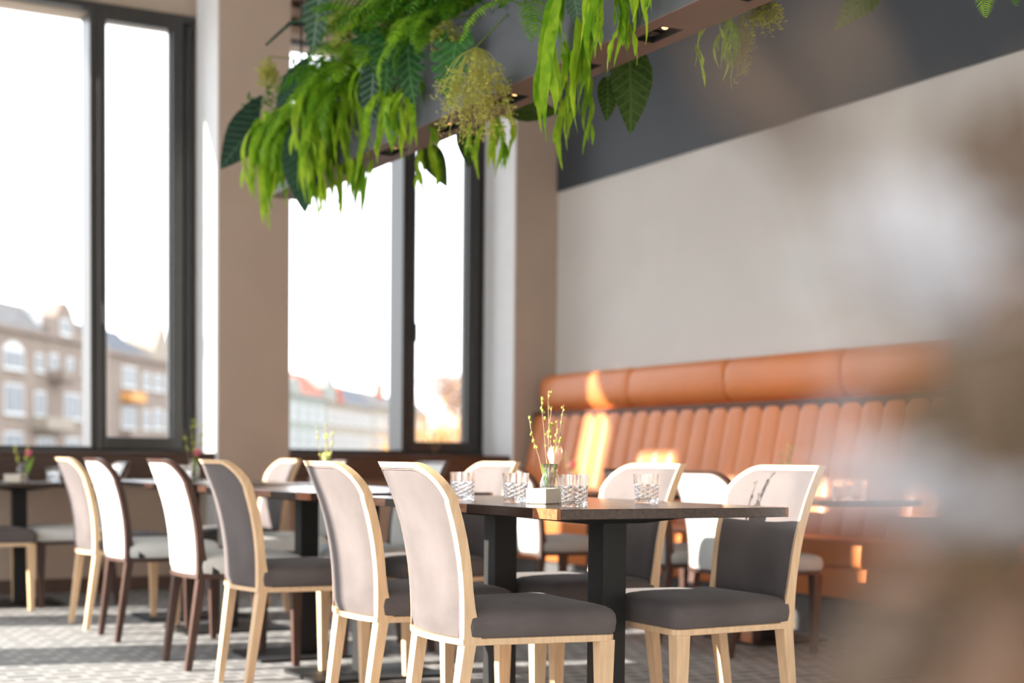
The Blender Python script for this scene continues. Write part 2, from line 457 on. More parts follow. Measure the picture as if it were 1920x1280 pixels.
# ------------------------------------------------------------------ chair
CH_H = 0.872
ZB = 0.385
def bx(z):
    t = max(0.0, (z-ZB)/(CH_H-ZB))
    return -0.215 - 0.105*t**2.4
def plan(y, hw=0.2):
    return -0.040*(1-(y/hw)**2)
def outline(inset, npts=14):
    """back outline from the bottom right, over the round right corner, to the sharp left corner, down left; (y,z)"""
    hb, ht, rr, ry = 0.187, 0.205, 0.112, 0.105
    top, bot = CH_H, ZB
    pts = []
    def hwz(z): return hb + (ht-hb)*(z-bot)/(top-bot)
    zs = [bot + (top-rr-bot)*i/8 for i in range(9)]
    for z in zs: pts.append((-hwz(z)+inset, z))
    cy, cz = -ht+ry, top-rr
    for k in range(1, npts+1):
        a = PI - (PI/2)*k/npts
        pts.append((cy+(ry-inset)*math.cos(a), cz+(rr-inset)*math.sin(a)))
    for k in range(1, 7):
        pts.append((cy+(ht-inset-cy)*k/6, top-inset))
    zl = [top-inset - (top-inset-bot)*i/16 for i in range(1, 17)]
    for z in zl: pts.append((hwz(z)-inset, z))
    return pts
def yrange(z, inset):
    hb, ht, rr, ry = 0.187, 0.205, 0.112, 0.105
    hw = hb + (ht-hb)*(z-ZB)/(CH_H-ZB)
    yl = hw-inset
    zc = CH_H-rr
    if z > zc:
        yr = (-ht+ry) - (ry-inset)*math.sqrt(max(0, 1-((z-zc)/(rr-inset))**2))
    else:
        yr = -hw+inset
    return yr, yl

def chair_meshes(wood, fab, pip, pre):
    me = {}
    t_in = 0.0165
    # wooden rim
    o = outline(0.0); i_ = outline(t_in)
    rings = []
    for (y, z), (yi, zi) in zip(o, i_):
        lo = max(0.0, 1-(z-ZB)/0.16)
        d = 0.024 + 0.028*lo*lo
        rings.append([(bx(z)+plan(y)-0.004, y, z), (bx(z)+plan(y)+d, y, z), (bx(zi)+plan(yi)+d, yi, zi), (bx(zi)+plan(yi)-0.004, yi, zi)])
    fr_ = MB().loft(rings)
    ys_ = [-0.187+0.374*k/16 for k in range(17)]
    fr_.loft([[(bx(ZB)+plan(y)-0.006, y, ZB-0.004), (bx(ZB)+plan(y)+0.03, y, ZB-0.004), (bx(ZB)+plan(y)+0.03, y, ZB+0.012), (bx(ZB)+plan(y)-0.006, y, ZB+0.012)] for y in ys_])
    me['back_frame'] = fr_.mesh(pre+'_back_frame', wood)
    me['back_frame'].polygons.foreach_set('use_smooth', [True]*len(me['back_frame'].polygons))
    me['back_frame'].set_sharp_from_angle(angle=math.radians(35))
    # upholstered panels
    def panel(zlo, ztop, off, puff, inset, sgn):
        nz, ny = 26, 14
        vs_, fs = [], []
        for a in range(nz+1):
            s = a/nz
            s = 1-(1-s)**1.6
            z = zlo + (ztop-zlo)*s
            yr, yl = yrange(z, inset)
            for b in range(ny+1):
                u = b/ny
                y = yr+(yl-yr)*u
                e = min(1, min(u, 1-u)*6); ez = min(1, min(s*8, (1-s)*8+0.0))
                pf = puff*math.sqrt(max(0, 1-(1-e)**2))*math.sqrt(max(0, 1-(1-ez)**2))
                vs_.append((bx(z)+plan(y)+off+sgn*pf, y, z))
        for a in range(nz):
            for b in range(ny):
                k = a*(ny+1)+b
                fs.append((k, k+1, k+ny+2, k+ny+1))
        return MB().add(vs_, fs)
    p = panel(ZB+0.014, CH_H-t_in+0.001, 0.004, 0.010, t_in-0.001, -1)
    me['back_panel'] = p.mesh(pre+'_back_panel', fab, True)
    p = panel(ZB+0.06, CH_H-t_in+0.001, 0.022, 0.012, t_in-0.001, 1)
    me['front_panel'] = p.mesh(pre+'_front_panel', fab, True)
    pp = outline(t_in+0.004)
    me['piping'] = MB().tube([(bx(z)+plan(y)-0.001, y, max(z, ZB+0.016)) for y, z in pp], 0.0028, 5).mesh(pre+'_piping', pip, True)
    # seat rail
    def trap(zz, ins, r=0.03, x0=-0.20, x1=0.225):
        hr, hf = 0.187-ins, 0.222-ins
        x0 += ins; x1 -= ins
        cs = [(x0, -hr, 0.008), (x1, -hf, r), (x1, hf, r), (x0, hr, 0.008)]
        pts = []
        for k, (cx, cy, rr) in enumerate(cs):
            sx = 1 if cx > 0 else -1; sy = 1 if cy > 0 else -1
            ccx, ccy = cx-sx*rr, cy-sy*rr
            a0 = {(-1,-1): PI, (1,-1): -PI/2, (1,1): 0, (-1,1): PI/2}[(sx, sy)]
            for q in range(5):
                a = a0 + (PI/2)*q/4
                pts.append((ccx+rr*math.cos(a), ccy+rr*math.sin(a), zz))
        return pts
    me['seat_rail'] = MB().loft([trap(0.378, 0.004), trap(0.380, 0.0), trap(0.396, 0.0), trap(0.398, 0.004)]).mesh(pre+'_seat_rail', wood)
    rings = [trap(0.396, 0.010), trap(0.399, 0.002), trap(0.404, -0.003), trap(0.43, -0.006), trap(0.452, -0.004), trap(0.464, 0.003), trap(0.472, 0.015), trap(0.478, 0.035), trap(0.4825, 0.075, 0.03), trap(0.485, 0.12, 0.03), trap(0.486, 0.17, 0.02)]
    me['seat'] = MB().loft(rings).mesh(pre+'_seat', fab, True)
    # legs
    me['rear'] = {}
    for sy in (-1, 1):
        b = MB()
        top = (-0.203, sy*0.1645, ZB+0.004); bot = (-0.256, sy*0.156, 0.0)
        b.leg(top, bot, (0.034, 0.045), (0.025, 0.030))
        me['rear'][sy] = b.mesh(pre+'_rear_leg', wood)
        b = MB()
        top = (0.196, sy*0.198, ZB-0.004); bot = (0.196, sy*0.200, 0.0)
        b.leg(top, bot, (0.046, 0.042), (0.026, 0.026))
        me['rear'][10*sy] = b.mesh(pre+'_front_leg', wood)
    me['care_tag'] = MB().box((-0.165, -0.196, 0.400), (-0.135, -0.1915, 0.432)).mesh(pre+'_tag', MAT['tag'])
    return me

KINDS = {
    'ash': chair_meshes(MAT['ash'], MAT['taupe'], MAT['piping'], 'ash'),
    'walnut': chair_meshes(MAT['walnut'], MAT['white_fab'], MAT['piping_w'], 'walnut'),
    'grey': chair_meshes(MAT['walnut'], MAT['grey_fab'], MAT['piping_w'], 'grey'),
}
WS = 1.07
def chair(kind, corner, deg, facing, label, group, z_scale=1.0, tagged=False):
    """corner: world x,y of the outer rear corner nearest the camera"""
    a = math.radians(deg)
    lx, ly = -0.222, (-0.187*WS if facing > 0 else 0.187*WS)
    th = a if facing > 0 else a
    x = corner[0] - (lx*math.cos(th) - ly*math.sin(th))
    y = corner[1] - (lx*math.sin(th) + ly*math.cos(th))
    t = thing('dining_chair', label, 'chair', (x, y, 0), th, group)
    t.scale = (1, WS, z_scale)
    me = KINDS[kind]
    for k in ('seat', 'seat_rail', 'back_frame', 'back_panel', 'front_panel', 'piping'):
        put(k, me[k], t)
    for k in (-1, 1, -10, 10):
        put('leg', me['rear'][k], t)
    if tagged: tag(put('care_tag', me['care_tag'], t), 'small black fabric tag')
    return t
G1 = 'taupe velvet chairs with pale ash frames'
G2 = 'off-white chairs with dark walnut frames'
G3 = 'grey upholstered chairs facing the banquette'
chair('ash', (1.778, 3.496), -4, 1, 'nearest taupe velvet chair with pale ash frame, its back towards us', G1)
chair('ash', (1.787, 4.095), -2, 1, 'taupe velvet chair with pale frame, directly left of the nearest chair', G1)
chair('ash', (1.787, 5.20), 0, 1, 'shaded taupe chair with pale frame, between white chair and two nearest chairs', G1)
chair('walnut', (1.76, 5.871), 0, 1, 'white chair with dark legs, nearer of the two bright backs at left', G2, tagged=True)
chair('walnut', (1.729, 6.926), 0, 1, 'white chair with dark legs, farther of the two bright backs at left', G2, tagged=True)
chair('ash', (1.717, 7.513), 1, 1, 'taupe chair with pale frame at the far end of the left row', G1)
chair('ash', (2.875, 3.46), 178, -1, 'taupe chair with pale frame facing us at right end of nearest table', G1)
chair('ash', (2.875, 4.18), 181, -1, 'taupe chair with pale frame facing us behind the right crystal tumbler', G1)
chair('ash', (2.875, 5.36), 181, -1, 'taupe chair with pale frame facing us, just right of nearest chair back', G1)
chair('walnut', (2.875, 6.02), 180, -1, 'white chair with dark frame facing us, mostly hidden behind two nearest chairs', G2)
chair('walnut', (2.875, 7.20), 180, -1, 'white chair with dark frame facing us, its bright back beside a beige chair', G2)
chair('ash', (2.875, 7.93), 180, -1, 'taupe chair with pale frame facing us in front of the beige pillar', G1)
chair('ash', (1.19, 8.60), 2, 1, 'dark taupe chair seat with pale legs at the left picture edge', G1, 0.97)
chair('walnut', (2.10, 8.72), 180, -1, 'pale chair seat with dark legs right of the far left table post', G2, 0.97)
chair('grey', (3.914, 6.80), 3, 1, 'grey chair facing the orange banquette, leftmost of three', G3, 0.965)
chair('grey', (4.044, 5.80), 2, 1, 'grey chair facing the orange banquette, middle of three', G3, 0.965)
chair('grey', (4.05, 5.24), 0, 1, 'grey chair facing the orange banquette, rightmost of three, between two taupe chairs', G3, 0.965)

# ------------------------------------------------------------------ tables
def table(cx, y0, y1, label, zt=0.75, w_=0.78):
    t = thing('dining_table', label, 'table', (cx, (y0+y1)/2, 0), 0, 'long dark dining tables')
    L = y1-y0; th = 0.028; bb = 0.13
    n = 5
    ww = w_/n
    def plank(x0, ya, x1, yb, mt, nm='plank'):
        o = MB().box((x0, ya, zt-th), (x1, yb, zt)).build(nm, mt, t, bevel=0.0015, seg=1)
        return o
    for k in range(n):
        plank(-w_/2+k*ww+0.0004, -L/2+bb+0.0004, -w_/2+(k+1)*ww-0.0004, L/2-bb-0.0004, MAT['oak'])
    for s in (-1, 1):
        a, b = (-L/2, -L/2+bb) if s < 0 else (L/2-bb, L/2)
        o = plank(-w_/2+0.012, a, w_/2-0.012, b, MAT['oak'], 'breadboard_end')
        for xa, xb in ((-w_/2, -w_/2+0.0118), (w_/2-0.0118, w_/2)):
            tag(MB().box((xa, a, zt-th), (xb, b, zt)).build('end_grain', MAT['oak_end'], o), 'reddish brown end grain')
    for s in (-1, 1):
        yc = s*0.337
        MB().box((-0.042, yc-0.042, 0.014), (0.042, yc+0.042, zt-th-0.022)).build('post', MAT['black'], t, bevel=0.003)
        MB().box((-0.28, yc-0.20, 0), (0.28, yc+0.20, 0.012)).build('base_plate', MAT['black'], t, bevel=0.003)
        b = MB()
        v = []
        z0, z1 = zt-th-0.028, zt-th-0.001
        b.loft([[(-0.10, yc-0.045, z0), (0.10, yc-0.045, z0), (0.10, yc+0.045, z0), (-0.10, yc+0.045, z0)],
                [(-0.29, yc-0.06, z1-0.008), (0.29, yc-0.06, z1-0.008), (0.29, yc+0.06, z1-0.008), (-0.29, yc+0.06, z1-0.008)],
                [(-0.29, yc-0.06, z1), (0.29, yc-0.06, z1), (0.29, yc+0.06, z1), (-0.29, yc+0.06, z1)]])
        b.build('bracket', MAT['black'], t)
    return t
table(2.36, 3.34, 4.74, 'long dark wooden table nearest to us, with a posy and cut tumblers on it')
table(2.35, 5.15, 6.55, 'long dark wooden table in the middle of the row, behind the two nearest chairs')
table(2.34, 6.92, 8.32, 'long dark wooden table at the window end of the row')

def small_table(cx, cy, zt, wx, wy, label, nm='bistro_table'):
    t = thing(nm, label, 'table', (cx, cy, 0))
    MB().box((-wx/2, -wy/2, zt-0.027), (wx/2, wy/2, zt)).build('tabletop', MAT['oak'], t, bevel=0.003)
    MB().box((-0.04, -0.04, 0.012), (0.04, 0.04, zt-0.05)).build('post', MAT['black'], t, bevel=0.003)
    MB().box((-0.22, -0.22, 0), (0.22, 0.22, 0.012)).build('base_plate', MAT['black'], t, bevel=0.003)
    MB().lathe([(0.05, zt-0.055), (0.12, zt-0.046), (0.24, zt-0.030), (0.24, zt-0.0275)], 24).build('bracket', MAT['black'], t, True)
    return t
small_table(1.62, 9.03, 0.725, 0.72, 0.74, 'small dark pedestal table by the left window, at the left picture edge')
small_table(4.56, 7.28, 0.715, 0.62, 1.20, 'dark table at the window end of the orange banquette')
small_table(4.60, 5.75, 0.715, 0.62, 1.50, 'dark table along the orange banquette behind the right-hand chair')

# ------------------------------------------------------------------ banquette
bq = thing('banquette', 'long orange leather banquette with bolster top and channelled back along right wall', 'banquette', (5.5, 6.3, 0))
Y0, Y1 = 3.0, 9.36
def bqb(nm, mb, mt, par=None, **k):
    o = mb.build(nm, mt, par or bq, loc=(-5.5, -6.3, 0) if (par is None) else (0, 0, 0), **k)
    return o
# bolster segments
edges = [9.30, 8.127, 7.088, 6.057, 5.03, 4.0, 3.0]
for a, b in zip(edges[1:], edges[:-1]):
    rings = []
    n = 20
    L = b-a
    for s, sc_ in ((0.0, 0.86), (0.012, 0.95), (0.03, 0.985), (0.07, 1.0), (L/2, 1.0), (L-0.07, 1.0), (L-0.03, 0.985), (L-0.012, 0.95), (L, 0.86)):
        y = a+0.002+s*(L-0.004)/L
        rings.append([(5.42+0.105*sc_*math.copysign(abs(math.cos(q))**0.75, math.cos(q)), y, 1.370+0.132*sc_*math.copysign(abs(math.sin(q))**0.75, math.sin(q))) for q in [2*PI*k/n for k in range(n)]])
    bqb('bolster', MB().loft(rings), MAT['leather'], smooth=True)
# channels of the reclined back
yc = Y1-0.02
cw = 0.1655
k = 0
prof = [(5.17, 0.47), (5.185, 0.55), (5.215, 0.70), (5.25, 0.88), (5.285, 1.05), (5.305, 1.15), (5.32, 1.20), (5.35, 1.232), (5.40, 1.245)]
while yc-cw > Y0:
    vs_ = []
    m_ = 8
    rings = []
    for (px, pz) in prof:
        ring = []
        for q in range(m_+1):
            u = q/m_
            puff = 0.010*(1-abs(2*u-1)**5.0) 
            ring.append((px-puff, yc-cw+0.0015+(cw-0.003)*u, pz))
        ring += [(5.47, yc-0.0015, pz), (5.47, yc-cw+0.0015, pz)]
        rings.append(ring)
    bqb('back_channel', MB().loft(rings), MAT['leather'], smooth=False, sharp=50)
    yc -= cw
MB_ = MB().box((5.31, Y0, 0.47), (5.5, Y1, 1.23))
bqb('back_board', MB_, MAT['leather_seam'])
# seat cushions
sy = Y1
for k in range(6):
    a, b = sy-1.035, sy
    if a < Y0: break
    rings = []
    for (x0, z0, z1, ins) in ((4.93, 0.37, 0.50, 0),):
        pass
    def rr(y, g):
        x0, x1, z0, z1, r = 4.94+g, 5.22, 0.355+g, 0.500-g, 0.035
        pts = []
        for cx, cz, a0 in ((x0+r, z1-r, PI/2), (x0+r, z0+r, PI)):
            for q in range(6):
                an = a0 + (PI/2)*q/5
                pts.append((cx+r*math.cos(an), y, cz+r*math.sin(an)))
        pts += [(x1, y, z0), (x1, y, z1)]
        return pts
    bqb('seat_cushion', MB().loft([rr(a+0.002, 0.012), rr(a+0.012, 0.003), rr(a+0.03, 0), rr(b-0.03, 0), rr(b-0.012, 0.003), rr(b-0.002, 0.012)]), MAT['leather'], smooth=False, sharp=50)
    bqb('front_panel', MB().box((4.975, a+0.003, 0.20), (5.02, b-0.003, 0.352)), MAT['leather'], bevel=0.008)
    sy = a
bqb('plinth', MB().box((5.03, Y0, 0.0), (5.5, Y1, 0.21)), MAT['plinth'])
bqb('carcass', MB().box((5.0, Y0, 0.21), (5.5, Y1, 0.355)), MAT['leather_seam'])

# ------------------------------------------------------------------ planted beam with downlights
BX0, BX1, BZ0, BZ1, BY0, BY1 = 2.60, 2.79, 2.25, 2.62, 0.8, 7.45
beam = thing('planter_beam', 'long grey hanging planter beam with brown underside, overgrown with greenery', 'beam', ((BX0+BX1)/2, (BY0+BY1)/2, BZ0))
bo = (-(BX0+BX1)/2, -(BY0+BY1)/2, -BZ0)
def pb(nm, mb, mt, **k): return mb.build(nm, mt, beam, loc=bo, **k)
pb('side_panel', MB().box((BX0, BY0, BZ0+0.004), (BX0+0.012, BY1, BZ1)), MAT['beam_grey'])
pb('side_panel', MB().box((BX1-0.012, BY0, BZ0+0.004), (BX1, BY1, BZ1)), MAT['beam_grey'])
pb('end_panel', MB().box((BX0+0.012, BY1-0.012, BZ0+0.004), (BX1-0.012, BY1, BZ1)), MAT['beam_grey'])
pb('end_panel', MB().box((BX0+0.012, BY0, BZ0+0.004), (BX1-0.012, BY0+0.012, BZ1)), MAT['beam_grey'])
# underside as a ladder of strips leaving the downlight openings free
DLY = [6.55, 6.05, 5.507, 4.955, 4.446, 3.963, 3.46, 2.96]
us = MB()
us.box((BX0, BY0, BZ0), (BX0+0.055, BY1, BZ0+0.004)).box((BX1-0.055, BY0, BZ0), (BX1, BY1, BZ0+0.004))
ys = [BY1]
for y in DLY: ys += [y+0.085, y-0.085]
ys += [BY0]
for a, b in zip(ys[0::2], ys[1::2]): us.box((BX0+0.055, b, BZ0), (BX1-0.055, a, BZ0+0.004))
pb('underside', us, MAT['beam_brown'])
pb('planter_floor', MB().box((BX0+0.012, BY0+0.012, BZ0+0.09), (BX1-0.012, BY1-0.012, BZ1-0.06)), MAT['black'])
for y in (1.2, 4.6, 7.2):
    pb('hanging_rod', MB().tube([((BX0+BX1)/2, y, BZ1-0.07), ((BX0+BX1)/2, y, CH)], 0.006, 6), MAT['black'])
for i, y in enumerate(DLY):
    d = thing('downlight', 'recessed black twin downlight under the beam, %s from window end' % ORD[i], 'light', ((BX0+BX1)/2, y, BZ0), 0, 'twin downlights in the beam')
    hs = MB()
    x, yy, t_ = 0.040, 0.085, 0.003
    for a, b in (((-x, -yy), (-x+t_, yy)), ((x-t_, -yy), (x, yy)), ((-x, -yy), (x, -yy+t_)), ((-x, yy-t_), (x, yy))):
        hs.box((a[0], a[1], -0.001), (b[0], b[1], 0.085))
    hs.box((-x, -yy, 0.082), (x, yy, 0.086))
    hs.build('housing', MAT['black'], d)
    for s in (-1, 1):
        sp_ = MB().lathe([(0.034, 0.012), (0.031, 0.012), (0.016, 0.045), (0.016, 0.06), (0.034, 0.06)], 16, (0, s*0.041, 0)).build('spot', MAT['black'], d, True)
        MB().ball((0, s*0.041, 0.018), 0.014, 10, 6, 0.8).build('bulb', MAT['lamp_on' if s < 0 else 'lamp_off'], sp_)

# ------------------------------------------------------------------ greenery
rnd = random.Random(7)
def strap_mesh(L, wd, seed, fork=True):
    r = random.Random(seed)
    b = MB()
    def ribbon(p0, d0, L, wd, n, wob):
        p = Vector(p0); d = Vector(d0).normalized()
        ph = r.uniform(0, 6); tw0 = r.uniform(-0.6, 0.6)
        vs_, fs, cps = [], [], []
        for i in range(n+1):
            t = i/n
            wi = wd*(0.35+1.0*math.sin(PI*min(1, 0.12+0.80*t))**0.9)*(1-0.90*t**4)
            g = Vector((0, 0, -1))
            d = (d*(1-0.30) + g*0.30 + Vector((math.sin(ph+t*7), math.cos(ph*1.3+t*6), 0))*wob).normalized()
            ang = tw0+t*2.2*r.uniform(0.6, 1.2)
            sd_ = Vector((math.cos(ang), math.sin(ang), 0)); sd_ = (sd_ - d*sd_.dot(d)).normalized()
            nn = d.cross(sd_)
            vs_ += [p-sd_*wi/2+nn*wi*0.12, p, p+sd_*wi/2+nn*wi*0.12]
            cps.append((p.copy(), d.copy()))
            p = p + d*(L/n)
        for i in range(n):
            a = i*3
            fs += [(a, a+1, a+4, a+3), (a+1, a+2, a+5, a+4)]
        b.add(vs_, fs)
        return cps
    az = r.uniform(0, 2*PI)
    cps = ribbon((0, 0, 0), (math.cos(az)*0.5, math.sin(az)*0.5, r.uniform(-0.2, 0.4)), L, wd*r.uniform(0.7, 1.2), 14, 0.20)
    if fork:
        for _ in range(2):
            p, d = cps[r.randint(5, 9)]
            ribbon(p, d+Vector((r.uniform(-.7, .7), r.uniform(-.7, .7), 0)), L*r.uniform(0.22, 0.38), wd*0.75, 6, 0.16)
    return b
STRAP = [strap_mesh(1.0, 0.092, 100+i).mesh('strap_leaf', MAT['strap'], True, False) for i in range(8)]

def bigleaf_mesh(seed, notch=0.0, heart=0.10, wr=0.62, ripple=0.012, nu=20, nv=4, mt='dark_leaf', lobe=0.0):
    """leaf of unit length along +x from the stalk, upper face +z, drooping"""
    b = MB(); vs_, fs = [], []
    r = random.Random(seed)
    for i in range(nu+1):
        t = i/nu
        tt = lobe+(1-lobe)*t
        wi = wr/2*(math.sin(PI*tt**0.62)**0.85 if 0 < tt < 1 else 0.0)
        if notch: wi *= 1-notch*max(0, math.sin(t*PI*2*6.0))**2*(0.3+0.7*min(1, t*3))
        for j in range(-nv, nv+1):
            u = j/nv
            x = t - heart*abs(u)*max(0, 1-t*3.2)*1.6 - 0.10*abs(u)*t*(1-t)
            y = wi*u
            z = 0.16*abs(u)*wi*1.2 - 0.16*t*t + ripple*math.sin(t*PI*13-abs(u)*3.0)*abs(u)*(1-t*0.5)
            vs_.append((x, y, z))
    n = 2*nv+1
    for i in range(nu):
        for j in range(n-1):
            a = i*n+j
            fs.append((a, a+n, a+n+1, a+1))
    b.add(vs_, fs)
    return b
LEAF = {
    'dark': bigleaf_mesh(1, 0, 0.22, 0.72, 0.012, mt='dark_leaf', lobe=0.10).mesh('big_leaf', MAT['dark_leaf'], True, False),
    'olive': bigleaf_mesh(2, 0, 0.06, 0.56, 0.008).mesh('olive_leaf', MAT['olive_leaf'], True, False),
    'monstera': bigleaf_mesh(3, 0.55, 0.14, 0.80, 0.018, 48, lobe=0.08).mesh('monstera_leaf', MAT['monstera'], True, False),
    'zebra': bigleaf_mesh(4, 0.25, 0.05, 0.52, 0.02, 40).mesh('zebra_leaf', MAT['grey_leaf'], True, False),
}
def frond_mesh(seed, mt):
    r = random.Random(seed)
    b = MB(); vs_, fs = [], []
    n = 26
    pts = []
    p = Vector((0, 0, 0)); el = r.uniform(0.5, 0.9)
    for i in range(n+1):
        pts.append(p.copy())
        a = el - (i/n)*r.uniform(1.5, 2.0)
        p = p + Vector((math.cos(a), 0, math.sin(a)))/n
    b.tube([q for q in pts[::3]], [0.006*(1-0.8*i/9) for i in range(len(pts[::3]))], 4, False)
    for i in range(3, n+1):
        t = i/n
        ln = 0.21*math.sin(PI*(0.10+0.88*t))**0.8+0.012
        d = (pts[i]-pts[i-1]).normalized()
        up = Vector((-d.z, 0, d.x))
        for s in (-1, 1):
            a = pts[i]
            out = (Vector((0, s, 0))*0.93 + d*0.38 - up*0.18*r.uniform(0.2, 1.4)).normalized()
            tip = a+out*ln - Vector((0, 0, ln*0.18))
            mid = a+out*ln*0.45
            vs = [a-d*0.006, mid-d*0.013+up*0.003, tip, mid+d*0.013+up*0.003, a+d*0.006]
            b.add(vs, [(0, 1, 3, 4), (1, 2, 3)])
    return b
FROND = [frond_mesh(20+i, None).mesh('frond', MAT['fern'], False, False) for i in range(5)]
FROND_D = [frond_mesh(40+i, None).mesh('frond_dark', MAT['fern_dark'], False, False) for i in range(4)]

def maiden_mesh(seed, H=0.34, W_=0.26, nst=26, nl=26):
    r = random.Random(seed); b = MB()
    for s in range(nst):
        az = r.uniform(0, 2*PI); sp_ = W_/2*math.sqrt(r.random()); L = H*r.uniform(0.38, 1.0)*(1.12-0.5*sp_/W_)
        pts = []
        for i in range(6):
            t = i/5
            pts.append(Vector((math.cos(az)*sp_*t**0.5, math.sin(az)*sp_*t**0.5, -L*t)))
        b.tube(pts, 0.0012, 3, False)
        for k in range(nl):
            t = r.uniform(0.35, 1.0)**0.7; i = min(4, int(t*5)); p = pts[i].lerp(pts[i+1], t*5-i)
            c = p+Vector((r.uniform(-1, 1), r.uniform(-1, 1), r.uniform(-1, .6)))*0.02
            a1 = Vector((r.uniform(-1, 1), r.uniform(-1, 1), r.uniform(-1, 1))).normalized(); a2 = a1.orthogonal().normalized()
            q = r.uniform(0.006, 0.012)
            b.add([c, c+a1*q-a2*q*0.5, c+a1*q*1.4, c+a1*q+a2*q*0.5, c+a2*q*0.6], [(0, 1, 2, 3, 4)])
    return b

# hanging strap ferns: x, y, z of the crown, drop
STR = [((2.45, 6.869, 2.521), 0.55), ((2.4, 6.881, 2.505), 0.44), ((2.5, 6.798, 2.577), 0.51), ((2.52, 6.676, 2.454), 0.40), ((2.45, 6.37, 2.604), 0.45),
       ((2.53, 6.44, 2.483), 0.59), ((2.55, 6.346, 2.515), 0.56), ((2.55, 6.2, 2.579), 0.45), ((2.5, 5.813, 2.555), 0.31), ((2.55, 5.728, 2.40), 0.28), ((2.55, 5.551, 2.40), 0.33),
       ((2.52, 4.288, 2.455), 0.57), ((2.5, 3.957, 2.40), 0.34), ((2.5, 3.881, 2.406), 0.29)]
STR_B = [((2.85, 6.017, 2.30), 0.29), ((2.85, 5.38, 2.30), 0.30), ((2.85, 4.772, 2.324), 0.32), ((2.85, 3.84, 2.285), 0.26)]
def strap_plant(p, L, lab, grp, k, n=9):
    t = thing('strap_fern', lab, 'plant', p, 0, grp)
    r = random.Random(300+k)
    for i in range(n):
        l = L*r.uniform(0.62, 1.02)
        put('leaf', STRAP[r.randrange(8)], t, (r.uniform(-.045, .045), r.uniform(-.045, .045), r.uniform(-.02, .05)), (0, 0, r.uniform(0, 6.28)), (0.5*l+0.09, 0.5*l+0.09, l*1.25))
    put('stem', stem_mesh((0, 0, 0.03), ((BX0+BX1)/2-p[0], 0, max(0.0, BZ1-p[2])+0.02)), t)
def stem_mesh(a, b, r=0.004, sag=0.0):
    a = Vector(a); b = Vector(b)
    pts = [a.lerp(b, i/6)+Vector((0, 0, sag*math.sin(PI*i/6))) for i in range(7)]
    return MB().tube(pts, r, 5, False).mesh('stem', MAT['stem'], True)
for i, (p, L) in enumerate(sorted(STR, key=lambda q: -q[0][1])):
    strap_plant(p, L, 'bright strap fern trailing on near side of beam, %s from window end' % ORD[i], 'strap ferns on the near side of the beam', i)
for i, (p, L) in enumerate(STR_B):
    strap_plant(p, L, 'bright strap fern trailing on banquette side of beam, %s from window end' % ORD[i], 'strap ferns on the far side of the beam', 50+i, 7)

def leaf_obj(kind, base, tip, parent, roll=0.0, facecam=True):
    """place unit leaf from base to tip, upper face roughly towards the room"""
    base = Vector(base); tip = Vector(tip)
    d = tip-base; L = d.length; d.normalize()
    n = Vector((-0.62, -0.75, 0.25))
    n = (n - d*n.dot(d)).normalized()
    n = Matrix.Rotation(roll, 3, d) @ n
    s = n.cross(d)
    mt = Matrix((d, s, n)).transposed().to_4x4()
    o = put('leaf', LEAF[kind], parent)
    o.matrix_local = Matrix.Translation(base) @ mt @ Matrix.Scale(L*1.06, 4)
    return o
BIG = [
 ('dark', (2.42, 7.046, 2.545), (2.245, 7.133, 2.335), 'dark heart shaped leaf, leftmost of the greenery, against the beige pillar'),
 ('dark', (2.47, 6.531, 2.337), (2.445, 6.532, 2.05), 'dark pointed leaf hanging among bright strap ferns at the window end of the beam'),
 ('olive', (2.9, 6.123, 2.307), (2.973, 6.075, 2.137), 'dark olive leaf hanging below the beam in front of the right window sash'),
 ('olive', (2.9, 5.736, 2.317), (2.915, 5.721, 2.16), 'olive leaf hanging below the beam at the right window jamb'),
 ('olive', (2.9, 4.442, 2.333), (2.91, 4.424, 2.07), 'large dark olive leaf hanging behind the beam before the slate wall band'),
 ('olive', (2.9, 4.582, 2.269), (2.898, 4.577, 2.129), 'small olive leaf beside the large dark leaf before the slate band'),
 ('olive', (3.0, 3.294, 2.26), (2.903, 3.343, 2.158), 'dark green leaf tip dangling at the top right of the slate band'),
 ('zebra', (2.45, 6.308, 2.971), (2.416, 6.315, 2.718), 'dark patterned leaf hanging before the window slats at the top'),
 ('olive', (2.95, 5.404, 2.336), (3.115, 5.313, 2.338), 'olive leaf lying sideways under the beam by the corner pillar'),
 ('dark', (2.45, 6.472, 2.651), (2.319, 6.538, 2.514), 'dark green leaf above the strap ferns at the window end'),
 ('monstera', (2.5, 5.461, 2.549), (2.503, 5.449, 2.323), 'split veined monstera leaf hanging on the beam, left one of the big pair'),
 ('monstera', (2.5, 5.026, 2.454), (2.462, 5.037, 2.232), 'split veined monstera leaf beside the yellow maidenhair fern'),
 ('zebra', (2.5, 5.812, 2.532), (2.487, 5.809, 2.306), 'narrow grey-green speckled leaf over the grey beam face'),
 ('monstera', (2.5, 5.645, 2.60), (2.479, 5.648, 2.41), 'small split leaf between the speckled leaf and the monstera pair'),
 ('zebra', (2.52, 4.201, 2.414), (2.542, 4.184, 2.291), 'grey-green leaf behind the long strap fern near the right downlights'),
 ('monstera', (2.5, 5.871, 2.70), (2.478, 5.876, 2.53), 'split green leaf high in the middle of the greenery'),
]
for i, (k, a, b, lab) in enumerate(BIG):
    t = thing('foliage_plant', lab, 'plant', a)
    b_ = Vector(b)-Vector(a)
    leaf_obj(k, (0, 0, 0), b_, t, rnd.uniform(-0.4, 0.4))
    xx = (BX0+BX1)/2-a[0]
    put('stem', stem_mesh((0, 0, 0), (xx, rnd.uniform(-.06, .06), max(0.05, BZ1-a[2])), 0.0035, 0.03), t)

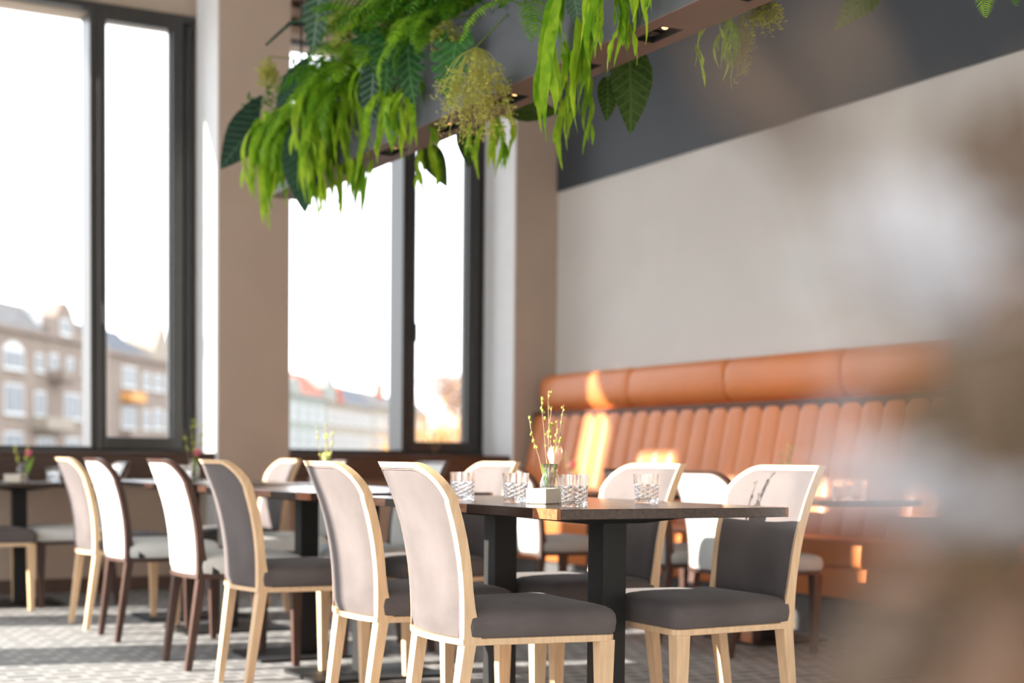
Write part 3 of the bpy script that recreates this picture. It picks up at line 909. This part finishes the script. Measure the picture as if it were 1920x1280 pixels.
def fern(p, n, L, lab, k, dark=False, spread=2*PI, az0=0.0):
    t = thing('fern', lab, 'plant', p, 0, 'feathery ferns planted along the beam')
    r = random.Random(500+k)
    src = FROND_D if dark else FROND
    for i in range(n):
        az = az0 + spread*((i+r.uniform(-.3, .3))/n-0.5)
        l = L*r.uniform(0.75, 1.15)
        put('frond', src[r.randrange(len(src))], t, (r.uniform(-.03, .03), r.uniform(-.03, .03), 0), (r.uniform(-.35, .35), r.uniform(-0.55, 0.35), az), l)
FY = [6.75, 6.5, 6.25, 6.0, 5.75, 5.5, 5.25, 5.0, 4.75, 4.45, 4.1, 3.7]
for i, y in enumerate(FY):
    L = (0.22, 0.28, 0.34, 0.40, 0.46, 0.48, 0.50, 0.46, 0.42, 0.38, 0.36, 0.36)[i]
    hz = (2.60, 2.62, 2.66, 2.68, 2.74, 2.72, 2.76, 2.70, 2.66, 2.62, 2.58, 2.56)[i]
    fern((2.64+rnd.uniform(-.03, .03), y, hz), 17 if i < 9 else 11, L, '%s feathery fern on top of beam, %s from window end' % ('dark green' if i % 3 == 1 else 'bright green', ORD[i]), i, i % 3 == 1)
# long fronds falling over the near face
for i, (p, L, az) in enumerate((((2.56, 7.0, 2.55), 0.36, PI), ((2.56, 6.62, 2.52), 0.38, PI), ((2.56, 6.15, 2.58), 0.40, PI), ((2.55, 5.3, 2.60), 0.30, PI), ((2.56, 4.62, 2.50), 0.30, PI*1.1), ((3.0, 2.86, 2.16), 0.16, PI*1.2))):
    lab = ['drooping fern fronds at the far end of the beam above the leftmost dark leaf', 'drooping fern fronds spilling over the dark pointed leaf', 'drooping fern fronds right of the window slats',
           'drooping fern fronds above the monstera pair', 'small green fern fronds on the grey beam face right of the yellow maidenhair', 'bright fern tip in the top right picture corner'][i]
    t = thing('fern', lab, 'plant', p, 0, None)
    r = random.Random(900+i)
    for q in range(11 if i < 4 else 3):
        put('frond', FROND[r.randrange(5)], t, (0, r.uniform(-.2, .2) if i < 4 else 0, 0), (r.uniform(-.3, .3), r.uniform(0.2, 1.1), az+r.uniform(-1.2, 1.2)), L*r.uniform(.8, 1.15))
    put('stem', stem_mesh((0, 0, 0), ((BX0+BX1)/2-p[0], 0, BZ1-p[2]+0.01), 0.003), t)
MD = [((2.47, 4.80, 2.38), 0.36, 0.30, 70, 'large yellow maidenhair fern hanging on a long stalk across the beam'),
      ((2.5, 5.097, 2.56), 0.16, 0.12, 22, 'small yellow maidenhair sprig above the monstera leaves'),
      ((2.9, 3.675, 2.34), 0.13, 0.10, 26, 'yellowish lacy sprig hanging at the right end of the visible beam'),
      ((2.38, 6.80, 2.80), 0.16, 0.10, 18, 'light yellow-green sprig standing out before the beige pillar'),
      ((2.9, 3.79, 2.30), 0.22, 0.08, 20, 'dry brown lacy sprig beside the far strap fern'),
      ((2.5, 6.05, 2.86), 0.22, 0.22, 34, 'yellow-green lacy tuft at the top by the window slats')]
for i, (p, H_, W_, n, lab) in enumerate(MD):
    t = thing('maidenhair_fern', lab, 'plant', p)
    o = tag(maiden_mesh(70+i, H_, W_, n).build('leaflets', MAT['maiden'], t, fix=False), kind='stuff')
    put('stem', stem_mesh((0, 0, 0), ((BX0+BX1)/2-p[0], 0, max(0.02, BZ1-p[2])), 0.003), t)
# dense low leaves that fill the planter top
t = thing('ground_cover', 'dense low green leaves filling the top of the planter beam', 'plant', (2.695, 5.4, 2.6))
b = MB(); r = random.Random(5)
for i in range(4200):
    y = r.uniform(-1.9, 1.9); sp_ = r.gauss(0, 0.11); c = Vector((sp_-0.03, y, r.uniform(-0.06, 0.24)*(1-min(1, abs(sp_)*2.2))))
    a1 = Vector((r.uniform(-1, 1), r.uniform(-1, 1), r.uniform(-.8, .6))).normalized(); a2 = a1.orthogonal().normalized()
    q = r.uniform(0.018, 0.045)
    b.add([c, c+a1*q*0.5-a2*q*0.3, c+a1*q*1.2, c+a1*q*0.5+a2*q*0.3], [(0, 1, 2, 3)])
tag(b.build('leaflets', MAT['fern_dark'], t, fix=False), kind='stuff')
for k in range(3):
    MB().tube([(-.02+0.1*k-0.1, -1.85+1.2*k, 0.0), (-.05, -1.2+1.2*k, 0.16), (0.02, -0.5+1.2*k, 0.12)], 0.006, 5).build('stem', MAT['stem'], t)
# bare dark vines stretched above the greenery
for i, pts in enumerate((((2.62, 6.2, 2.66), (2.5, 6.25, 2.88), (2.40, 6.55, 2.90), (2.35, 6.75, 2.84)), ((2.64, 5.7, 2.64), (2.56, 5.9, 2.86), (2.5, 6.1, 2.95), (2.45, 6.32, 2.97)))):
    tag(MB().tube(pts, [0.012, 0.010, 0.009, 0.006], 7).build('vine', MAT['dark_leaf'], None, True), 'dark bare vine %s' % ('reaching left across the window slats', 'arching up to the patterned leaf')[i], 'vine')

# ------------------------------------------------------------------ tableware
def tumbler_mesh(R0_=0.037, R1=0.0415, H_=0.09):
    nseg, nr = 48, 30
    rings = []
    for i in range(nr+1):
        t = i/nr; z = H_*t
        R_ = R0_+(R1-R0_)*t
        ring = []
        for k in range(nseg):
            a = 2*PI*k/nseg
            if 0.04 < t < 0.64:
                u = k*8/nseg; v = t*7.0
                d = abs(((u+v) % 1)-0.5)+abs(((u-v) % 1)-0.5)
                rr_ = R_-0.0040*(1-d)
            elif t >= 0.64:
                rr_ = R_-0.0006*(k % 4 == 0)
            else: rr_ = R_-0.001
            ring.append((rr_*math.cos(a), rr_*math.sin(a), z))
        rings.append(ring)
    for (r_, z) in ((R1-0.0025, H_), (R0_-0.0035, 0.016), (0.012, 0.012)):
        rings.append([(r_*math.cos(2*PI*k/nseg), r_*math.sin(2*PI*k/nseg), z) for k in range(nseg)])
    return MB().loft(rings).mesh('tumbler', MAT['crystal'], False)
TUM = tumbler_mesh()
def tumbler(p, lab):
    return tag(put('tumbler', TUM, None, p, (0, 0, rnd.uniform(0, 6))), lab, 'glass', 'cut crystal tumblers')
tumbler((2.132, 3.519, 0.7505), 'cut crystal tumbler right of the white box on the nearest table')
tumbler((2.551, 3.78, 0.7505), 'cut crystal tumbler in front of the middle right chair on the nearest table')
tumbler((2.17, 3.93, 0.7505), 'cut crystal tumbler behind the white box on the nearest table')
tumbler((2.11, 4.17, 0.7505), 'cut crystal tumbler peeking out right of the nearest chair back')
tumbler((2.02, 6.98, 0.7505), 'sunlit cut tumbler at the near left corner of the third table')
tumbler((2.06, 7.28, 0.7505), 'cut tumbler half hidden behind the farther bright chair back')
tumbler((1.78, 8.84, 0.7255), 'cut tumbler on the small table at the left picture edge')
tumbler((2.45, 5.35, 0.7505), 'cut tumbler on the middle table behind the nearest chairs')
tumbler((4.62, 5.12, 0.7155), 'faint cut tumbler on the banquette table behind the right chair')
tumbler((4.50, 5.10, 0.7155), 'faint cut tumbler at the near end of the banquette table')

def tulip(mb_leaf, t, base, tip, colour, k, leafy=True, size=1.0):
    base = Vector(base); tip = Vector(tip)
    MB().tube([base, base.lerp(tip, .5)+Vector((0.004, 0, 0)), tip], 0.0028, 6).build('stalk', MAT['tulip_leaf'], t, True)
    hd = MB()
    r = random.Random(k)
    for q in range(6):
        a = 2*PI*q/6+0.3; off = 0.004 if q % 2 else 0.0
        rings = []
        vs_, fs = [], []
        for i in range(7):
            u = i/6
            rad = (0.017+off*0.4)*size*math.sin(PI*(0.12+0.70*u))**0.7
            z = u*0.044*size
            hw = 0.62*math.sin(PI*min(1, 0.15+0.80*u))**0.6*(1-u**5)
            for j in (-1, 0, 1):
                vs_.append(tip+Vector((rad*math.cos(a+j*hw), rad*math.sin(a+j*hw), z)))
        for i in range(6):
            c = i*3
            fs += [(c, c+1, c+4, c+3), (c+1, c+2, c+5, c+4)]
        hd.add(vs_, fs)
    hd.build('blossom', MAT[colour], t, True, fix=False)
    if leafy:
        lf = MB(); vs_, fs = [], []
        d = (tip-base); az = r.uniform(0, 6.28); side = Vector((math.cos(az), math.sin(az), 0)); nrm = side.cross(Vector((0, 0, 1)))
        for i in range(8):
            u = i/7
            c = base+d*u*1.02+side*(0.012+0.030*u*u)
            hw = 0.015*math.sin(PI*(0.12+0.86*u))
            vs_ += [c-nrm*hw+side*hw*0.4, c, c+nrm*hw+side*hw*0.4]
        for i in range(7):
            c = i*3
            fs += [(c, c+1, c+4, c+3), (c+1, c+2, c+5, c+4)]
        lf.add(vs_, fs)
        lf.build('tulip_leaf', MAT['tulip_leaf'], t, True, fix=False)

def posy(p, lab, k, colour='blush', twigs=5, H_=0.31, tul=(0.02, 0.0, 0.155), bottle=True, buds=True, big=1.0, size=1.0):
    t = thing('flower_vase', lab, 'vase', p, 0, None)
    if bottle:
        prof = [(0.030, 0.0), (0.033, 0.004), (0.033, 0.060), (0.027, 0.078), (0.0205, 0.092), (0.0205, 0.112), (0.0235, 0.115), (0.0235, 0.119), (0.019, 0.119), (0.0185, 0.093), (0.025, 0.077), (0.0305, 0.060), (0.0305, 0.006)]
        MB().lathe(prof, 24).build('bottle', MAT['bottle'], t, True)
    r = random.Random(1000+k)
    for q in range(twigs):
        az = 2*PI*q/max(1, twigs)+r.uniform(-.4, .4); sp_ = r.uniform(0.02, 0.075); h = H_*r.uniform(0.68, 1.0)
        a = Vector((math.cos(az)*0.008, math.sin(az)*0.008, 0.02)); bp = Vector((math.cos(az)*sp_, math.sin(az)*sp_, h))
        pts = [a.lerp(bp, i/6)+Vector((r.uniform(-.003, .003), r.uniform(-.003, .003), 0)) for i in range(7)]
        tw = MB().tube(pts, [0.0022-0.0011*i/6 for i in range(7)], 5).build('twig', MAT['twig'], t, True)
        if buds:
            bb = MB()
            for i in range(9):
                u = r.uniform(0.45, 1.0); c = a.lerp(bp, u)+Vector((r.uniform(-1, 1), r.uniform(-1, 1), 0.3))*0.005
                if r.random() < 0.5: c = a.lerp(bp, r.choice((0.62, 0.8, 0.99)))+Vector((r.uniform(-1, 1), r.uniform(-1, 1), r.uniform(-1, 1)))*0.006
                bb.ball(c, r.uniform(0.0025, 0.0045)*big, 6, 4, 1.4)
            tag(bb.build('bud', MAT['bud'], tw, True), kind='stuff')
    if colour: tulip(None, t, (0.004, 0.003, 0.02), tul, colour, k, True, size)
    return t
def crate(p, rz, lab, d=(0.066, 0.100, 0.046)):
    t = thing('wooden_caddy', lab, 'box', p, rz, 'small wooden table caddies')
    a, b, h = d[0]/2, d[1]/2, d[2]; th = 0.006
    for x0, x1, y0, y1 in ((-a, -a+th, -b, b), (a-th, a, -b, b)):
        MB().box((x0, y0, 0.002), (x1, y1, h)).build('side_board', MAT['crate'], t, bevel=0.001)
    for y0, y1 in ((-b, -b+th), (b-th, b)):
        MB().box((-a+th, y0, 0.002), (a-th, y1, h)).build('end_board', MAT['crate'], t, bevel=0.001)
    MB().box((-a+th, -b+th, 0), (a-th, b-th, 0.006)).build('bottom_board', MAT['crate'], t)
    return t
crate((2.195, 3.80, 0.7502), math.radians(-58), 'white wooden caddy box beside the cut tumbler on the nearest table')
posy((2.262, 3.875, 0.7502), 'glass bottle with budding twigs and a blush tulip on the nearest table', 11, 'blush', 6, 0.345, (0.008, -0.012, 0.118), size=1.3)
posy((2.34, 5.93, 0.7502), 'glass bottle with twigs and a pale green tulip bud on the middle table', 12, 'pale', 4, 0.32, (0.0, 0.0, 0.115))
crate((2.30, 7.92, 0.7502), 0.2, 'dark-sided wooden caddy box on the third table')
posy((2.32, 7.83, 0.7502), 'glass bottle with budding twigs and pink tulip in front of the pillar', 13, 'pink', 4, 0.34, (0.018, -0.005, 0.135), big=1.6)
crate((1.56, 8.83, 0.7252), 0.9, 'small pale wooden caddy box on the table at the left picture edge')
posy((1.63, 8.98, 0.7252), 'glass bottle with leafy twigs and pink tulip at the left picture edge', 14, 'pink', 2, 0.29, (0.035, -0.01, 0.15), big=1.8)
posy((4.60, 7.62, 0.7152), 'bottle with pink tulip on banquette table, just right of near flowers', 15, 'pink', 3, 0.24, (0.0, 0.0, 0.12))
posy((4.60, 5.62, 0.7152), 'bottle with twigs and pale green bud behind the right chair', 16, 'pale', 3, 0.30, (0.02, 0.0, 0.125))
posy((4.62, 9.58, 0.9102), 'bottle with dry twigs on the sill of the right window', 17, None, 5, 0.17, buds=True, bottle=False)

# ------------------------------------------------------------------ foreground: blurred table and vase close to the viewer
def near(lat, dep, z=0.75):
    f2 = Vector((F.x, F.y, 0)).normalized(); r2 = Vector((f2.y, -f2.x, 0))
    return r2*lat + f2*dep + Vector((0, 0, z))
ft = thing('round_table', 'small round table with the blurred bouquet, beside the viewer below the right picture edge', 'table', near(0.42, 0.45, 0))
MB().lathe([(0.0005, 0.722), (0.29, 0.722), (0.30, 0.728), (0.30, 0.744), (0.296, 0.75), (0.0005, 0.75)], 48).build('tabletop', MAT['oak'], ft, sharp=40)
MB().lathe([(0.04, 0.012), (0.04, 0.722)], 20).build('post', MAT['black'], ft, True)
MB().lathe([(0.22, 0.0), (0.22, 0.012)], 32).build('base_plate', MAT['black'], ft)
VB = near(0.145, 0.43, 0.7502)
fv = thing('flower_vase', 'brown bottle with white blossoms and brown leaves, very large and blurred at the right', 'vase', VB)
MB().lathe([(0.022, 0.0), (0.026, 0.006), (0.026, 0.050), (0.020, 0.066), (0.012, 0.078), (0.012, 0.090), (0.015, 0.093), (0.012, 0.094)], 24).build('bottle', MAT['brown_glass'], fv, True)
f2v = Vector((F.x, F.y, 0)).normalized(); r2v = Vector((f2v.y, -f2v.x, 0))
def bloom(lat, dep, z, r_, colour, k):
    r = random.Random(k); c = near(lat, dep, z)-VB
    for ring, n, tilt, sc_ in ((0, 6, 0.25, 1.0), (1, 5, 0.75, 0.8), (2, 3, 1.15, 0.55)):
        for q in range(n):
            b = MB()
            a = 2*PI*q/n+ring*0.5
            o = Vector((math.cos(a)*math.cos(tilt), math.sin(a)*math.cos(tilt), math.sin(tilt)))
            s = Vector((-math.sin(a), math.cos(a), 0)); nn = o.cross(s)
            L = r_*sc_
            b.add([c, c+o*L*0.5-s*L*0.46+nn*L*0.12, c+o*L-s*L*0.30, c+o*L*1.08+nn*L*-0.1, c+o*L+s*L*0.30, c+o*L*0.5+s*L*0.46+nn*L*0.12, c+o*L*0.55-nn*L*0.08], [(0, 1, 6), (1, 2, 6), (2, 3, 6), (3, 4, 6), (4, 5, 6), (5, 0, 6)])
            b.build('petal', MAT[colour], fv, True, fix=False)
    MB().tube([(0, 0, 0.08), Vector((0, 0, 0.08)).lerp(c, 0.5)+Vector((0.002, 0.002, 0.004)), c], 0.0012, 5).build('stalk', MAT['twig'], fv, True)
for k, (la, z, r_, cl) in enumerate(((0.1078, 0.9259, 0.034, 'white_petal'), (0.1063, 0.9390, 0.026, 'white_petal'), (0.1136, 0.9171, 0.02, 'white_petal'), (0.1019, 0.9506, 0.012, 'white_petal'), (0.0990, 0.8676, 0.026, 'white_petal'), (0.1078, 0.8720, 0.018, 'white_petal'), (0.1150, 0.8618, 0.014, 'white_petal'), (0.0888, 0.8866, 0.01, 'white_petal'), (0.0932, 0.9055, 0.008, 'white_petal'), (0.1063, 0.8472, 0.012, 'blush'), (0.1325, 0.8633, 0.018, 'white_petal'), (0.1318, 0.9215, 0.01, 'blush'))):
    bloom(la, 0.40, z, r_, cl, k)
def brownleaf(la, z, dep, ang, L, wd, k):
    c = near(la, dep, z)-VB
    d = (r2v*math.cos(ang)+Vector((0, 0, 1))*math.sin(ang)).normalized(); n = (f2v+r2v*0.35*math.sin(k*2.1)).normalized(); s = d.cross(n).normalized()
    b = MB(); vs_, fs = [], []
    for i in range(9):
        u = i/8; hw = wd/2*math.sin(PI*(0.06+0.92*u))
        q = c+d*L*(u-0.5)+n*L*0.12*math.sin(PI*u)
        vs_ += [q-s*hw+n*hw*0.3, q, q+s*hw+n*hw*0.3]
    for i in range(8):
        a = i*3; fs += [(a, a+1, a+4, a+3), (a+1, a+2, a+5, a+4)]
    b.add(vs_, fs); b.build('leaf', MAT['dry'], fv, True, fix=False)
    MB().tube([(0, 0, 0.08), Vector((0, 0, 0.08)).lerp(c, .6), c-d*L*0.45], 0.0010, 4).build('twig', MAT['twig'], fv, True)
for k, (la, z, dep, ang, L, wd) in enumerate(((0.1506, 0.9593, 0.44, 1.5, 0.08, 0.04), (0.1474, 0.9305, 0.44, 1.35, 0.07, 0.04), (0.1491, 0.8988, 0.45, 1.6, 0.07, 0.042), (0.1658, 0.9327, 0.46, 1.7, 0.09, 0.044), (0.1376, 0.8956, 0.45, 1.2, 0.056, 0.034), (0.1297, 0.8440, 0.44, 0.3, 0.06, 0.034), (0.1474, 0.8366, 0.45, -0.3, 0.062, 0.036), (0.1169, 0.8295, 0.44, 0.5, 0.058, 0.032), (0.1378, 0.8247, 0.44, 0.1, 0.065, 0.036), (0.1487, 0.8213, 0.43, 0.4, 0.056, 0.036), (0.1080, 0.8213, 0.43, 0.9, 0.046, 0.026), (0.0577, 0.9737, 0.36, 2.3, 0.04, 0.014), (0.0668, 0.9671, 0.36, 2.2, 0.04, 0.014), (0.0786, 0.9842, 0.36, 2.2, 0.03, 0.01), (0.1281, 0.9594, 0.4, 2.0, 0.05, 0.018), (0.1554, 0.8760, 0.44, 1.5, 0.07, 0.04), (0.1289, 0.8792, 0.46, 1.9, 0.05, 0.022))):
    brownleaf(la, z, dep, ang, L, wd, k)

# ------------------------------------------------------------------ outside: street of old apartment houses
MAT['render_tan'] = mat('tan_render', (0.20, 0.150, 0.118), 0.9, var=0.08, scale=0.6)
MAT['render_grey'] = mat('pale_green_grey_render', (0.235, 0.24, 0.205), 0.9, var=0.06, scale=0.6)
MAT['render_cream'] = mat('cream_render', (0.27, 0.22, 0.17), 0.9, var=0.06, scale=0.6)
MAT['roof_dark'] = mat('dark_slate_roof', (0.075, 0.075, 0.085), 0.8, var=0.2, scale=1.5)
MAT['roof_brown'] = mat('grey_brown_roof', (0.13, 0.115, 0.105), 0.8, var=0.2, scale=1.5)
MAT['roof_red'] = mat('red_tile_roof', (0.33, 0.085, 0.045), 0.8, var=0.2, scale=1.5)
MAT['trim_white'] = mat('white_window_frame', (0.50, 0.50, 0.48), 0.6, var=0.03)
MAT['dark_pane'] = mat('dark_window_pane', (0.07, 0.08, 0.09), 0.3, var=0.2, scale=1.0)
MAT['orange_panel'] = mat('orange_balcony_panel', (0.55, 0.26, 0.08), 0.8)
MAT['street'] = mat('street_ground', (0.25, 0.24, 0.22), 0.9)
struct('ground', MB().box((-150, 10.5, -4.3), (330, 480, -4.0)), MAT['street'])
OX, OY = 19.674, 117.155
DX, DY = 0.5793, 0.8151
HA = math.atan2(DY, DX)
GZ = -4.0
def house(s0, s1, eave, wallm, label, depth=11.0):
    t = thing('apartment_house', label, 'building', (OX+DX*s0, OY+DY*s0, GZ), HA, 'row of old apartment houses across the street')
    L = s1-s0
    MB().box((0, 0, 0), (L, depth, eave-GZ)).build('wall', MAT[wallm], t)
    MB().box((-0.02, -0.35, eave-GZ-0.35), (L+0.02, 0.05, eave-GZ+0.02)).build('cornice', MAT[wallm], t)
    return t
def hroof(t, x0, x1, z0, h, m_, inset=2.5, depth=11.0, hip0=0.0, hip1=0.0):
    z0 = z0-GZ
    b = MB()
    b.add([(x0, -0.3, z0), (x1, -0.3, z0), (x1, depth, z0), (x0, depth, z0), (x0+hip0, inset, z0+h), (x1-hip1, inset, z0+h), (x1-hip1, depth-inset, z0+h), (x0+hip0, depth-inset, z0+h)],
          [(0, 1, 5, 4), (1, 2, 6, 5), (2, 3, 7, 6), (3, 0, 4, 7), (4, 5, 6, 7), (3, 2, 1, 0)])
    b.build('roof', MAT[m_], t)
def hgable(t, poly, wallm, y0=-0.25, y1=3.0):
    MB().prism([(a, b-GZ) for a, b in poly], lambda a, b, d: (a, d, b), y0, y1).build('gable', MAT[wallm], t)
def hwin(t, x0, x1, z0, z1, arch=False, n=2, y=0.0, sillw=0.15, face='trim_white'):
    z0 -= GZ; z1 -= GZ
    fr = MB()
    w_ = x1-x0
    if arch:
        poly = [(x0, z0), (x1, z0), (x1, z1-w_*0.25)] + [(x0+w_/2+w_/2*math.cos(q*PI/8), z1-w_*0.25+w_*0.25*math.sin(q*PI/8)) for q in range(1, 8)] + [(x0, z1-w_*0.25)]
        fr.prism(poly, lambda a, b, d: (a, d, b), y-0.06, y+0.05)
    else:
        fr.box((x0, y-0.06, z0), (x1, y+0.05, z1))
    fr.box((x0-0.1, y-0.2, z0-0.12), (x1+0.1, y+0.02, z0))
    f = fr.build('window', MAT[face], t)
    g = 0.13
    pw = (w_-g*(n+1))/n
    for k in range(n):
        a = x0+g+k*(pw+g)
        MB().box((a, y-0.075, z0+g), (a+pw, y-0.055, z1-g-(w_*0.18 if arch else 0))).build('pane', MAT['dark_pane'], f)
    return f
def balcony(t, x0, x1, z0, z1, m_='render_tan', d=1.3):
    z0 -= GZ; z1 -= GZ
    b = MB().box((x0, -d, z0), (x1, 0, z0+0.15)).box((x0, -d, z0), (x1, -d+0.1, z1)).box((x0, -d, z0), (x0+0.1, 0, z1)).box((x1-0.1, -d, z0), (x1, 0, z1))
    b.build('balcony', MAT[m_], t)
# house A (left window)
A = house(-14, 17.4, 10.86, 'render_tan', 'tan apartment house with dark roof and curved gable, seen in the left pane')
hroof(A, 0, 21.4, 10.86, 2.2, 'roof_brown', 1.8)
hroof(A, 21.4, 31.4, 10.86, 1.6, 'roof_dark', 2.5)
MB().box((21.2, 0.6, 14.86), (22.7, 3.0, 17.1)).build('chimney', MAT['trim_white'], A)
MB().box((12, 4, 16.2), (12.8, 5.2, 18.2)).build('chimney', MAT['render_cream'], A)
o14 = 14.0
hgable(A, [(o14+8.3, 10.8), (o14+15.2, 10.8), (o14+15.0, 11.5), (o14+13.9, 11.7), (o14+13.2, 12.5), (o14+12.5, 13.3), (o14+11.7, 13.75), (o14+10.9, 13.75), (o14+10.1, 13.2), (o14+9.5, 12.4), (o14+9.0, 11.7), (o14+8.3, 11.5)], 'render_tan')
for x0, x1, z0, z1, ar, n in ((0.4, 4.0, 7.6, 9.75, True, 3), (6.1, 7.5, 7.7, 9.1, False, 1), (8.7, 10.4, 7.9, 9.3, False, 2), (12.1, 13.5, 7.9, 9.2, False, 2), (15.3, 16.6, 7.9, 9.2, False, 1),
                              (0.6, 3.9, 4.1, 6.45, False, 2), (6.0, 7.9, 4.05, 6.1, False, 1), (11.6, 14.9, 4.0, 6.2, False, 3), (0.5, 3.7, 0.4, 2.7, False, 2), (6.3, 9.5, 0.2, 2.4, False, 3), (11.9, 14.8, 0.3, 2.4, False, 3), (-5.2, -2.4, 4.1, 6.4, False, 2), (-5.2, -2.4, 7.6, 9.6, True, 2)):
    hwin(A, o14+x0, o14+x1, z0, z1, ar, n)
hwin(A, o14+10.3, o14+12.3, 11.0, 12.3, False, 2, -0.26)
balcony(A, o14+5.3, o14+10.8, 2.9, 4.0, 'render_cream')
balcony(A, o14+8.4, o14+11.2, 7.0, 7.9)
# house B (sash of the left window)
Bh = house(17.5, 38.5, 10.5, 'render_tan', 'tan apartment house with slate roof and orange balcony, in left sash')
hroof(Bh, 0.3, 11.8, 10.5, 2.2, 'roof_dark', 1.8, hip1=1.6)
hroof(Bh, 11.5, 21, 10.4, 1.7, 'roof_brown', 2.2)
hgable(Bh, [(14.2, 10.4), (20.6, 10.4), (20.2, 11.6), (19.0, 12.0), (18.2, 12.9), (17.5, 13.8), (16.4, 13.8), (15.6, 12.8), (14.8, 11.8)], 'render_cream')
MB().box((0.2, -0.4, 4), (2.6, 0.4, 15.2)).build('bay', MAT['render_cream'], Bh)
for x0, x1, z0, z1, n in ((7.0, 10.4, 7.4, 9.3, 2), (6.9, 10.4, 3.5, 5.6, 2)):
    hwin(Bh, x0, x1, z0, z1, False, n)
for x0, x1, z0, z1, n in ((12.2, 14.0, 7.4, 9.0, 2), (15.0, 17.4, 7.4, 9.0, 2), (18.4, 20.2, 7.4, 9.0, 2), (12.2, 14.0, 3.6, 5.4, 2), (15.0, 17.4, 3.6, 5.6, 3), (18.4, 20.2, 3.6, 5.4, 2)):
    hwin(Bh, x0, x1, z0, z1, False, n)
balcony(Bh, 6.6, 10.6, 5.9, 6.9, 'orange_panel', 1.0)
balcony(Bh, 6.6, 10.6, 2.4, 3.4, 'render_tan', 1.0)
# hidden stretch and houses in the right window
Ch = house(38.5, 82, 10.0, 'render_cream', 'cream apartment house mostly behind the beige pillar')
hroof(Ch, 0, 43.5, 10.0, 2.4, 'roof_dark', 3)
for k in range(7): hwin(Ch, 4+k*5.6, 6.6+k*5.6, 6.6, 8.8)
Dh = house(82, 103, 9.7, 'render_grey', 'pale apartment house with red tiled roof, left in right window')
hroof(Dh, 0.5, 19.5, 9.7, 3.2, 'roof_red', 2.6, hip0=2.5, hip1=1.5)
hgable(Dh, [(0, 9.7), (6, 9.7), (5.2, 11.2), (3.0, 11.6), (0.8, 11.2)], 'render_grey')
for z0 in (6.0, 2.4):
    for k in range(4): hwin(Dh, 1.6+k*5, 4.2+k*5, z0, z0+2.1)
Eh = house(103, 136, 9.4, 'render_cream', 'cream apartment house with grey roof and pale gable in right window')
hroof(Eh, 4.5, 33, 9.4, 2.9, 'roof_dark', 2.6, hip1=2.0)
hgable(Eh, [(-1.5, 9.4), (5.5, 9.4), (4.5, 11.8), (3.0, 12.4), (2.2, 14.2), (0.4, 14.2), (-0.6, 12.2)], 'render_grey')
MB().prism([(6.0, 13.2), (10.0, 13.2), (7.0, 15.8)], lambda a, b, d: (a, d, b), -0.4, 3.0).build('dormer', MAT['roof_red'], Eh)
for z0 in (6.0, 2.4):
    for k in range(6): hwin(Eh, 1.6+k*5.3, 4.2+k*5.3, z0, z0+2.1)
Fh = house(136, 190, 10.0, 'render_cream', 'distant cream house with brown roof at the right edge of the fixed pane')
hroof(Fh, 0.5, 53, 10.0, 2.4, 'roof_brown', 2.6)
for z0 in (6.0, 2.4):
    for k in range(9): hwin(Fh, 2+k*5.6, 4.6+k*5.6, z0, z0+2.1)
MB().box((12, 1, 14), (13, 2.4, 18.2)).build('chimney', MAT['roof_red'], Fh)

# bare autumn trees seen through the right sash
MAT['bark'] = mat('greyish_bark', (0.22, 0.16, 0.12), 0.9, var=0.2)
MAT['autumn'] = leafmat('autumn_leaves', (0.32, 0.15, 0.055), (0.58, 0.31, 0.08), 1.5, 0.3, 0.7)
MAT['pale_twigs'] = leafmat('pale_brown_twigs', (0.20, 0.115, 0.075), (0.30, 0.19, 0.13), 1.5, 0.3, 0.8)
def tree(p, H_, lab, k, leaves, spread, leafz):
    t = thing('bare_tree', lab, 'tree', p)
    r = random.Random(2000+k); b = MB(); tips = []
    def grow(q, d, L, rad, lv):
        n = 3; pts = [q.copy()]; rs = [rad]
        for i in range(n):
            d = (d+Vector((r.uniform(-.18, .18), r.uniform(-.18, .18), r.uniform(-.05, .12)))).normalized()
            q = q+d*L/n; pts.append(q.copy()); rs.append(rad*(1-0.4*(i+1)/n))
        b.tube(pts, rs, 5 if lv < 2 else 3, False)
        if lv >= 5: tips.append(q.copy()); return
        for _ in range(3 if lv else 5):
            az = r.uniform(0, 6.28); tl = r.uniform(0.35, 0.85)*spread
            nd = (d*math.cos(tl)+(d.orthogonal().normalized()*math.cos(az)+d.cross(d.orthogonal().normalized())*math.sin(az))*math.sin(tl)).normalized()
            grow(pts[r.randint(2, 3)], nd, L*r.uniform(0.6, 0.78), rad*0.52, lv+1)
    grow(Vector((0, 0, 0)), Vector((0, 0, 1)), H_*0.30, H_*0.018, 0)
    tag(b.build('branches', MAT['bark'], t, True, fix=False), kind='stuff')
    lf = MB()
    for i in range(leaves):
        c = r.choice(tips)+Vector((r.gauss(0, .5), r.gauss(0, .5), r.gauss(0, .5)))
        if leafz and c.z > leafz*r.uniform(.6, 1.2): continue
        a1 = Vector((r.uniform(-1, 1), r.uniform(-1, 1), r.uniform(-1, 1))).normalized(); a2 = a1.orthogonal().normalized(); q = r.uniform(.07, .16)
        lf.add([c, c+a1*q-a2*q*.5, c+a1*q*1.8, c+a1*q+a2*q*.5], [(0, 1, 2, 3)])
    tag(lf.build('leaves', MAT['autumn' if leafz else 'pale_twigs'], t, fix=False), kind='stuff')
tree((41.5, 82.0, -4), 14.5, 'tall bare tree with thin brown twigs outside the right window sash', 1, 9000, 1.0, 0)
tree((33.5, 68.0, -4), 10.0, 'low orange-leaved autumn tree outside at the foot of the right window sash', 2, 6500, 1.25, 8.2)
tree((38.5, 75.0, -4), 10.0, 'orange-leaved autumn tree outside behind the right window jamb', 3, 5000, 1.2, 8.6)
